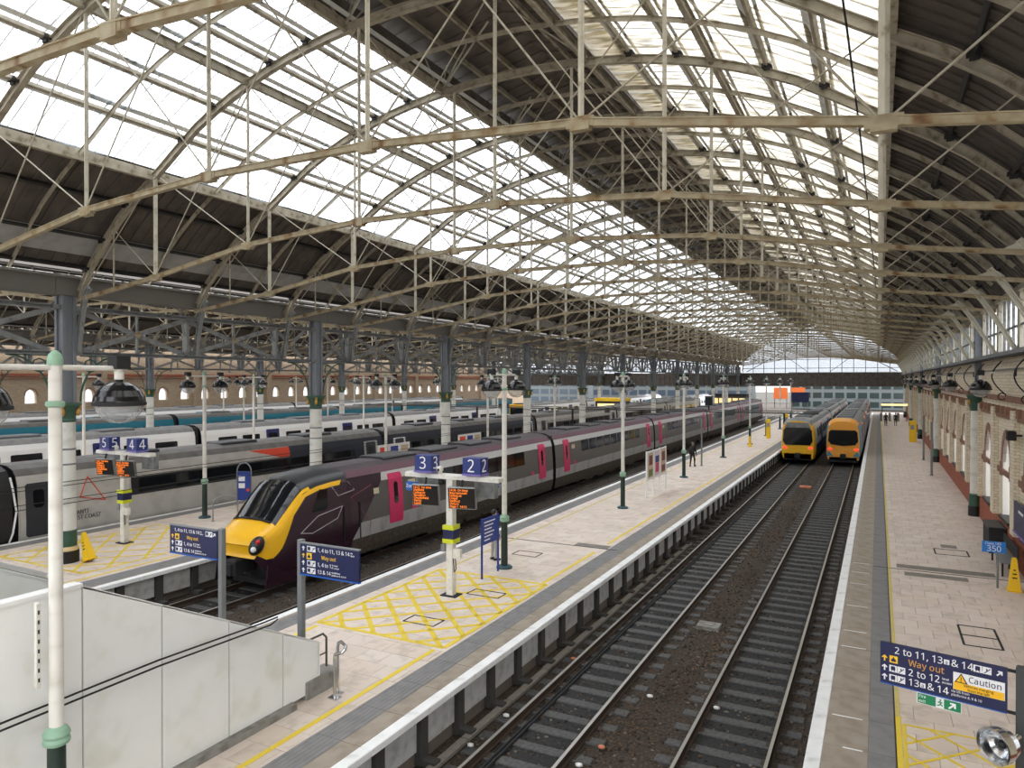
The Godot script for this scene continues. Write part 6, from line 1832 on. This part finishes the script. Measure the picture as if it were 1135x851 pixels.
# ---------------------------------------------------------------- stair enclosure in the left foreground
func build_stair() -> void:
	var x := -9.69
	var t := thing("stair_enclosure", "pale grey panelled side of a stair in the lower left corner", "stair enclosure", W(x, 0, 0))
	var zs := [1.0, 3.4, 5.91, 7.12, 8.37, 9.58, 10.51]
	var top := func(z: float) -> float: return 3.27 if z < 5.91 else 3.27 - (z - 5.91) * 0.495
	for i in zs.size() - 1:
		var a: float = zs[i]; var b: float = zs[i + 1]
		var g := 0.012
		var xf := Transform3D(Basis(Vector3(0, 0, -1), Vector3.UP, Vector3(1, 0, 0)), Vector3.ZERO)
		put(t, "panel", MB.new().prism(PackedVector2Array([Vector2(a + g, 0.1), Vector2(b - g, 0.1), Vector2(b - g, top.call(b)), Vector2(a + g, top.call(a))]), -0.04, 0.04, xf), M.panel)
		put(t, "panel_backing", MB.new().prism(PackedVector2Array([Vector2(a, 0.1), Vector2(b, 0.1), Vector2(b, top.call(b) - 0.02), Vector2(a, top.call(a) - 0.02)]), -0.1, -0.045, xf), M.post_grey)
		put(t, "panel", MB.new().prism(PackedVector2Array([Vector2(a + g, 0.1), Vector2(b - g, 0.1), Vector2(b - g, top.call(b)), Vector2(a + g, top.call(a))]), -2.74, -2.66, xf), M.panel)
	put(t, "cap_rail", MB.new().box(W(-0.03, 3.3, 3.4), Vector3(0.2, 0.05, 5.0)), M.white)
	put(t, "cap_rail", MB.new().beam(W(-0.03, 3.27, 5.91), W(-0.03, 1.0, 10.51), 0.14, 0.03), M.panel)
	put(t, "cap_rail", MB.new().box(W(-2.7, 3.3, 3.4), Vector3(0.2, 0.05, 5.0)), M.white)
	put(t, "cap_rail", MB.new().beam(W(-2.7, 3.27, 5.91), W(-2.7, 1.0, 10.51), 0.14, 0.03), M.panel)
	put(t, "end_panel", MB.new().box(W(-0.05, 0.55, 10.53), Vector3(0.18, 0.9, 0.03)), M.panel)
	put(t, "kerb", MB.new().box(W(0.02, 0.06, 6.2), Vector3(0.3, 0.12, 7.2)), M.concrete)
	put(t, "kerb", MB.new().cbox(W(-0.12, 0.17, 10.6), Vector3(0.4, 0.34, 0.9), 0.02), M.concrete)
	put(t, "landing", MB.new().box(W(-1.35, 2.15, 3.4), Vector3(2.6, 0.2, 5.0)), M.concrete)
	for i in 13:
		put(t, "step", MB.new().box(W(-1.35, 2.15 - (i + 0.5) * 0.165, 5.95 + i * 0.34), Vector3(2.6, 0.165, 0.4)), M.concrete)
	# handrails at the stair foot
	put(t, "handrail", MB.new().path([W(-0.16, 1.02, 9.9), W(-0.16, 1.02, 10.85), W(-0.16, 0.92, 10.95), W(-0.16, 0.3, 10.95)], 0.022, 8), M.soft_steel)
	put(t, "handrail", MB.new().path([W(-0.16, 0.62, 9.9), W(-0.16, 0.62, 10.94)], 0.016, 8), M.soft_steel)
	put(t, "handrail", MB.new().path([W(-1.3, 1.1, 8.8), W(-1.3, 1.05, 9.6), W(-1.22, 1.02, 9.75)], 0.03, 8), M.chrome)
	var h := thing("bent_handrail", "chrome handrail bent back on itself at the stair foot", "handrail", W(-9.24, 0, 10.5))
	put(h, "tube", MB.new().path([Vector3(0, 0.02, 0), Vector3(0, 0.76, 0), Vector3(0.03, 0.84, 0.02), Vector3(0.1, 0.88, 0.06), Vector3(0.27, 0.95, 0.1), Vector3(0.3, 1.0, 0.06), Vector3(0.26, 1.03, -0.02), Vector3(0.02, 1.03, -0.16), Vector3(-0.06, 0.98, -0.18), Vector3(-0.08, 0.88, -0.18), Vector3(-0.08, 0.02, -0.18)], 0.032, 10), M.chrome)
	put(h, "foot_plate", MB.new().box(Vector3(0, 0.01, 0), Vector3(0.22, 0.02, 0.16)), M.chrome)
	put(h, "foot_plate", MB.new().box(Vector3(-0.06, 0.01, -0.2), Vector3(0.16, 0.02, 0.1)), M.chrome)
	wayfinding("navy wayfinding sign to the right of its post in front of the maroon train", W(-10.2, 0, 10.62), 0.05, 1.52)
	wayfinding("navy wayfinding sign to the left of its post before the yellow nose", W(-12.45, 0, 10.62), -1.55, -0.05)
	for i in 2:
		var c := put(self, numbered("power_cable"), MB.new().path([W(-9.56, 1.84 - i * 0.09, 2.0), W(-9.56, 1.88 - i * 0.09, 5.0), W(-9.56, 1.9 - i * 0.09, 7.0), W(-9.56, 1.84 - i * 0.09, 9.0 + i * 0.2), W(-9.7, 1.78 - i * 0.04, 9.5)], 0.014, 6), M.cable)
		tag(c, ["upper black cable strung along the pale stair panels", "lower black cable strung along the pale stair panels"][i], "cable")
	# matching stair panel on the next platform, only its top in view
	var l := thing("stair_enclosure", "foot of another pale stair flank behind the nearest lamp post", "stair enclosure", W(-21.5, 0, 0))
	for k in 2:
		var xf := Transform3D(Basis(Vector3(0, 0, -1), Vector3.UP, Vector3(1, 0, 0)), Vector3(-2.6 * k, 0, 0))
		put(l, "panel", MB.new().prism(PackedVector2Array([Vector2(6.5, 0.05), Vector2(12.1, 0.05), Vector2(12.1, 0.45), Vector2(6.5, 3.2)]), -0.05, 0.05, xf), M.panel)
		put(l, "cap_rail", MB.new().beam(W(-2.6 * k, 0.47, 12.1), W(-2.6 * k, 3.22, 6.5), 0.2, 0.04), M.white)
		put(l, "handrail", MB.new().tube(W(-2.6 * k + 0.12, 0.3, 12.1), W(-2.6 * k + 0.12, 2.8, 7.0), 0.025), M.soft_black)
	for k in 10: put(l, "step", MB.new().box(W(-1.3, 0.1 + k * 0.19, 11.9 - k * 0.38), Vector3(2.45, 0.19, 0.42)), M.concrete)

# ---------------------------------------------------------------- what lies beyond the shed
func far_block(called: String, label: String, cat: String, at: Vector3, size: Vector3, wall: Material, win: Material, nx: int, ny: int) -> void:
	var t := thing(called, label, cat, at)
	put(t, "wall", MB.new().box(Vector3(0, size.y / 2, 0), size), wall)
	put(t, "roof", MB.new().box(Vector3(0, size.y + 0.15, 0), Vector3(size.x + 0.6, 0.3, size.z + 0.6)), M.concrete)
	var wm := MB.new().box(Vector3.ZERO, Vector3(size.x / nx * 0.78, size.y / ny * 0.6, 0.1)).mesh()
	for i in nx:
		for j in ny: put(t, "window", wm, win, Vector3(-size.x / 2 + size.x * (i + 0.5) / nx, size.y * (j + 0.55) / ny, size.z / 2 + 0.03))

func build_background() -> void:
	far_block("office_building", "greenish glazed building beyond the end of the shed", "building", W(-2.0, RAIL, 190), Vector3(34, 8.5, 12), M.pale_wall, M.green_glass, 14, 4)
	far_block("office_building", "pale building behind the orange hoardings beyond the shed", "building", W(-48, RAIL, 185), Vector3(40, 7.0, 12), M.pale_wall, M.blue_glass, 16, 3)
	far_block("office_building", "wide low building far beyond the left platforms", "building", W(-100, RAIL, 200), Vector3(50, 9.0, 12), M.pale_wall, M.blue_glass, 16, 4)
	for i in 2:
		var o := thing("site_hoarding", ["left of two orange hoardings under the dark bridge beam", "right of two orange hoardings under the dark bridge beam"][i], "hoarding", W(-18.4 + i * 3.4, 0, 160))
		put(o, "board", MB.new().box(Vector3(0, 3.2, 0), Vector3(2.8, 2.4, 0.1)), M.orange)
		for s in [-1, 1]: put(o, "leg", MB.new().box(Vector3(s * 1.2, 1.0, 0), Vector3(0.12, 2.0, 0.1)), M.soft_black)
	var sh := thing("platform_shelter", "distant platform shelter with lit windows behind the maroon train", "shelter", W(-24.6, 0, 137))
	put(sh, "wall", MB.new().box(Vector3(0, 1.6, 0), Vector3(6, 3.2, 4)), M.pale_wall)
	put(sh, "roof", MB.new().box(Vector3(0, 3.3, 0), Vector3(7, 0.2, 5)), M.soft_black)
	for i in 5: put(sh, "lit_window", MB.new().box(Vector3(-2.4 + i * 1.2, 1.9, 2.02), Vector3(0.95, 1.5, 0.06)), M.lit_window)
	var k := thing("platform_kiosk", "distant kiosk with yellow fascia behind the maroon train", "kiosk", W(-39, 0, 112))
	put(k, "wall", MB.new().box(Vector3(0, 1.3, 0), Vector3(5, 2.6, 3)), M.charcoal)
	put(k, "fascia", MB.new().box(Vector3(0, 2.8, 0.1), Vector3(5.2, 0.5, 3.2)), M.cone)
	put(k, "lit_window", MB.new().box(Vector3(0, 1.5, 1.52), Vector3(4.2, 1.3, 0.06)), M.lit_window)
	# far-side retaining wall closing the view under the bridge beam
	var w := structure("wall_far")
	put(w, "retaining_wall", MB.new().box(W(-40, 0.6, 230), Vector3(300, 3.2, 1.0)), M.concrete)
	# stools and signs at the far end of the right platform
	var g := thing("ticket_gate", "grey ticket gate line at the far end of the right-hand platform", "gate", W(1.5, 0, 118))
	for i in 3: put(g, "cabinet", MB.new().cbox(Vector3(-1.1 + i * 1.1, 0.6, 0), Vector3(0.3, 1.2, 1.6), 0.05), M.steel_grey)
	put(g, "top_bar", MB.new().box(Vector3(0.6, 2.4, 0), Vector3(3.4, 0.3, 0.2)), M.lit_sign)
	for s in [-1, 2.2]: put(g, "bar_post", MB.new().box(Vector3(s, 1.2, 0), Vector3(0.1, 2.4, 0.1)), M.soft_black)
	var st := thing("platform_screen", "dark departure panel hung over the far island platform", "screen", W(-10.6, 0, 116))
	put(st, "panel", MB.new().box(Vector3(0, 3.4, 0), Vector3(2.6, 1.5, 0.3)), M.sign_blue)
	for s in [-1, 1]: put(st, "post", MB.new().box(Vector3(s * 1.1, 1.4, 0), Vector3(0.14, 2.8, 0.14)), M.post_grey)

# ---------------------------------------------------------------- people
func nets(bones: Array, lo: Vector3, hi: Vector3, cell: float, k: float, tint: Callable) -> ArrayMesh:
	var n := Vector3i(((hi - lo) / cell).ceil()) + Vector3i.ONE
	var f := func(p: Vector3) -> float:
		var d := 1e3
		for b in bones:
			var a: Vector3 = b[0]; var ab: Vector3 = b[1] - a
			var t := clampf((p - a).dot(ab) / maxf(ab.length_squared(), 1e-6), 0, 1)
			var e: float = p.distance_to(a + ab * t) - lerpf(b[2], b[3], t)
			var h := clampf(0.5 + 0.5 * (d - e) / k, 0, 1)
			d = lerpf(d, e, h) - k * h * (1 - h)
		return d
	var val := PackedFloat32Array(); val.resize(n.x * n.y * n.z)
	for z in n.z:
		for y in n.y:
			for x in n.x: val[(z * n.y + y) * n.x + x] = f.call(lo + Vector3(x, y, z) * cell)
	var vid := {}
	var V := PackedVector3Array(); var N := PackedVector3Array(); var C := PackedColorArray(); var I := PackedInt32Array()
	var at := func(x: int, y: int, z: int) -> float: return val[(z * n.y + y) * n.x + x]
	for z in n.z - 1:
		for y in n.y - 1:
			for x in n.x - 1:
				var sum := Vector3.ZERO; var cnt := 0
				for e in [[0, 0, 0, 1, 0, 0], [0, 1, 0, 1, 1, 0], [0, 0, 1, 1, 0, 1], [0, 1, 1, 1, 1, 1], [0, 0, 0, 0, 1, 0], [1, 0, 0, 1, 1, 0], [0, 0, 1, 0, 1, 1], [1, 0, 1, 1, 1, 1], [0, 0, 0, 0, 0, 1], [1, 0, 0, 1, 0, 1], [0, 1, 0, 0, 1, 1], [1, 1, 0, 1, 1, 1]]:
					var a: float = at.call(x + e[0], y + e[1], z + e[2]); var b: float = at.call(x + e[3], y + e[4], z + e[5])
					if (a < 0) != (b < 0):
						sum += Vector3(x + e[0], y + e[1], z + e[2]).lerp(Vector3(x + e[3], y + e[4], z + e[5]), a / (a - b)); cnt += 1
				if cnt:
					vid[(z * n.y + y) * n.x + x] = V.size()
					var p := lo + sum / cnt * cell
					V.append(p)
					var e := cell * 0.5
					N.append(Vector3(f.call(p + Vector3(e, 0, 0)) - f.call(p - Vector3(e, 0, 0)), f.call(p + Vector3(0, e, 0)) - f.call(p - Vector3(0, e, 0)), f.call(p + Vector3(0, 0, e)) - f.call(p - Vector3(0, 0, e))).normalized())
					C.append(tint.call(p))
	for z in range(1, n.z - 1):
		for y in range(1, n.y - 1):
			for x in range(1, n.x - 1):
				var a: float = at.call(x, y, z)
				for ax in 3:
					var b: float = at.call(x + (1 if ax == 0 else 0), y + (1 if ax == 1 else 0), z + (1 if ax == 2 else 0))
					if (a < 0) == (b < 0): continue
					var u := [n.x, n.x * n.y, 1][ax] as int; var w := [n.x * n.y, 1, n.x][ax] as int
					var i := (z * n.y + y) * n.x + x
					var q := [vid.get(i, 0), vid.get(i - u, 0), vid.get(i - u - w, 0), vid.get(i - w, 0)]
					if a > 0: q.reverse()
					for o in [0, 2, 1, 0, 3, 2]: I.append(q[o])
	var m := ArrayMesh.new(); var arr := []
	arr.resize(Mesh.ARRAY_MAX)
	arr[Mesh.ARRAY_VERTEX] = V; arr[Mesh.ARRAY_NORMAL] = N; arr[Mesh.ARRAY_COLOR] = C; arr[Mesh.ARRAY_INDEX] = I
	m.add_surface_from_arrays(Mesh.PRIMITIVE_TRIANGLES, arr)
	return m

func person(label: String, at: Vector3, turn: float, jacket: Color, trousers: Color, hair: Material, stride: float, bag: bool, cell := 0.026) -> void:
	var t := thing("person", label, "person", at, turn)
	var s := stride
	var B := [
		[Vector3(0, 0.92, 0), Vector3(0, 1.12, 0), 0.135, 0.13], [Vector3(0, 1.12, 0), Vector3(0, 1.32, 0.0), 0.13, 0.15], [Vector3(-0.13, 1.36, 0), Vector3(0.13, 1.36, 0), 0.085, 0.085],
		[Vector3(0, 1.36, 0), Vector3(0, 1.5, 0.01), 0.06, 0.052], [Vector3(0, 1.55, 0.02), Vector3(0, 1.62, 0.01), 0.078, 0.088], [Vector3(0, 1.55, 0.09), Vector3(0, 1.575, 0.1), 0.018, 0.014],
		[Vector3(-0.09, 0.9, 0), Vector3(-0.1, 0.48, s * 0.5), 0.088, 0.06], [Vector3(-0.1, 0.48, s * 0.5), Vector3(-0.1, 0.09, s * 0.6 - 0.03), 0.058, 0.042], [Vector3(-0.1, 0.05, s * 0.6 - 0.06), Vector3(-0.11, 0.045, s * 0.6 + 0.12), 0.045, 0.04],
		[Vector3(0.09, 0.9, 0), Vector3(0.1, 0.48, -s * 0.35), 0.088, 0.06], [Vector3(0.1, 0.48, -s * 0.35), Vector3(0.1, 0.09, -s * 0.8), 0.058, 0.042], [Vector3(0.1, 0.05, -s * 0.8 - 0.03), Vector3(0.11, 0.045, -s * 0.8 + 0.14), 0.045, 0.04]]
	for k in [-1, 1]:
		var sw: float = -k * s * 0.4
		B.append([Vector3(k * 0.19, 1.36, 0), Vector3(k * 0.24, 1.1, -sw * 0.3), 0.055, 0.045])
		B.append([Vector3(k * 0.24, 1.1, -sw * 0.3), Vector3(k * 0.23, 0.88, sw * 0.5 + 0.06), 0.043, 0.03])
		B.append([Vector3(k * 0.23, 0.87, sw * 0.5 + 0.06), Vector3(k * 0.22, 0.8, sw * 0.5 + 0.08), 0.03, 0.03])
		for j in 4: B.append([Vector3(k * 0.22, 0.8, sw * 0.5 + 0.055 + j * 0.018), Vector3(k * 0.215, 0.73 + [0.01, 0.0, 0.003, 0.015][j], sw * 0.5 + 0.07 + j * 0.016), 0.01, 0.008])
		B.append([Vector3(k * 0.215, 0.83, sw * 0.5 + 0.1), Vector3(k * 0.195, 0.78, sw * 0.5 + 0.125), 0.011, 0.009])
	var skin := Color(0.42, 0.24, 0.16)
	var tint := func(p: Vector3) -> Color:
		if p.y > 1.46: return skin
		if absf(p.x) > 0.16 and p.y < 0.86 and p.y > 0.6: return skin
		if p.y < 0.09: return Color(0.012, 0.012, 0.012)
		return trousers if p.y < 0.93 and absf(p.x) < 0.2 else jacket
	var body := put(t, "body", nets(B, Vector3(-0.36, -0.03, -0.5), Vector3(0.36, 1.76, 0.5), cell, 0.045, tint), M.cloth)
	put(body, "hair", MB.new().ball(Vector3(0, 1.63, -0.015), 0.098, 12, 8, Vector3(0.95, 1.0, 1.05)), hair)
	for k in [-1, 1]:
		put(body, "eye", MB.new().ball(Vector3(k * 0.034, 1.59, 0.092), 0.01, 6, 4), M.black)
		put(body, "ear", MB.new().ball(Vector3(k * 0.084, 1.575, 0.01), 0.022, 6, 4, Vector3(0.5, 1.2, 0.8)), M.skin)
	put(body, "mouth", MB.new().box(Vector3(0, 1.525, 0.096), Vector3(0.04, 0.008, 0.01)), M.terracotta)
	if bag:
		var b := thing("rucksack", "dark rucksack carried by the man walking on the island platform", "rucksack", at, turn)
		put(b, "bag", MB.new().ball(Vector3(0, 1.18, -0.2), 0.19, 12, 8, Vector3(0.85, 1.2, 0.5)), M.soft_black)
		for k in [-1, 1]: put(b, "strap", MB.new().path([Vector3(k * 0.1, 1.3, -0.17), Vector3(k * 0.1, 1.44, 0.0), Vector3(k * 0.11, 1.3, 0.14), Vector3(k * 0.12, 1.05, 0.1)], 0.018, 5), M.soft_black)

func build_people() -> void:
	person("person in black jacket and trousers walking away along the island platform", W(-11.55, 0, 50.0), PI * 0.94, Color(0.012, 0.012, 0.014), Color(0.016, 0.016, 0.02), flat(rgb(120, 110, 100), 0.8), 0.22, true)
	person("person in dark coat and pale trousers standing behind the blue notice", W(-11.5, 0, 21.0), 2.4, Color(0.02, 0.022, 0.03), Color(0.36, 0.34, 0.32), M.black, 0.06, false)
	person("left one of two people walking at the far end of the right-hand platform", W(0.9, 0, 105.0), PI, Color(0.02, 0.02, 0.03), Color(0.03, 0.03, 0.04), M.black, 0.25, false, 0.04)
	person("right one of two people walking at the far end of the right-hand platform", W(2.05, 0, 106.0), PI, Color(0.03, 0.025, 0.02), Color(0.02, 0.02, 0.02), M.black, 0.2, false, 0.04)
	person("person in orange vest on a far platform behind the maroon train", W(-26.4, 0, 90.0), 0.3, Color(0.8, 0.2, 0.04), Color(0.03, 0.03, 0.06), M.black, 0.1, false, 0.04)
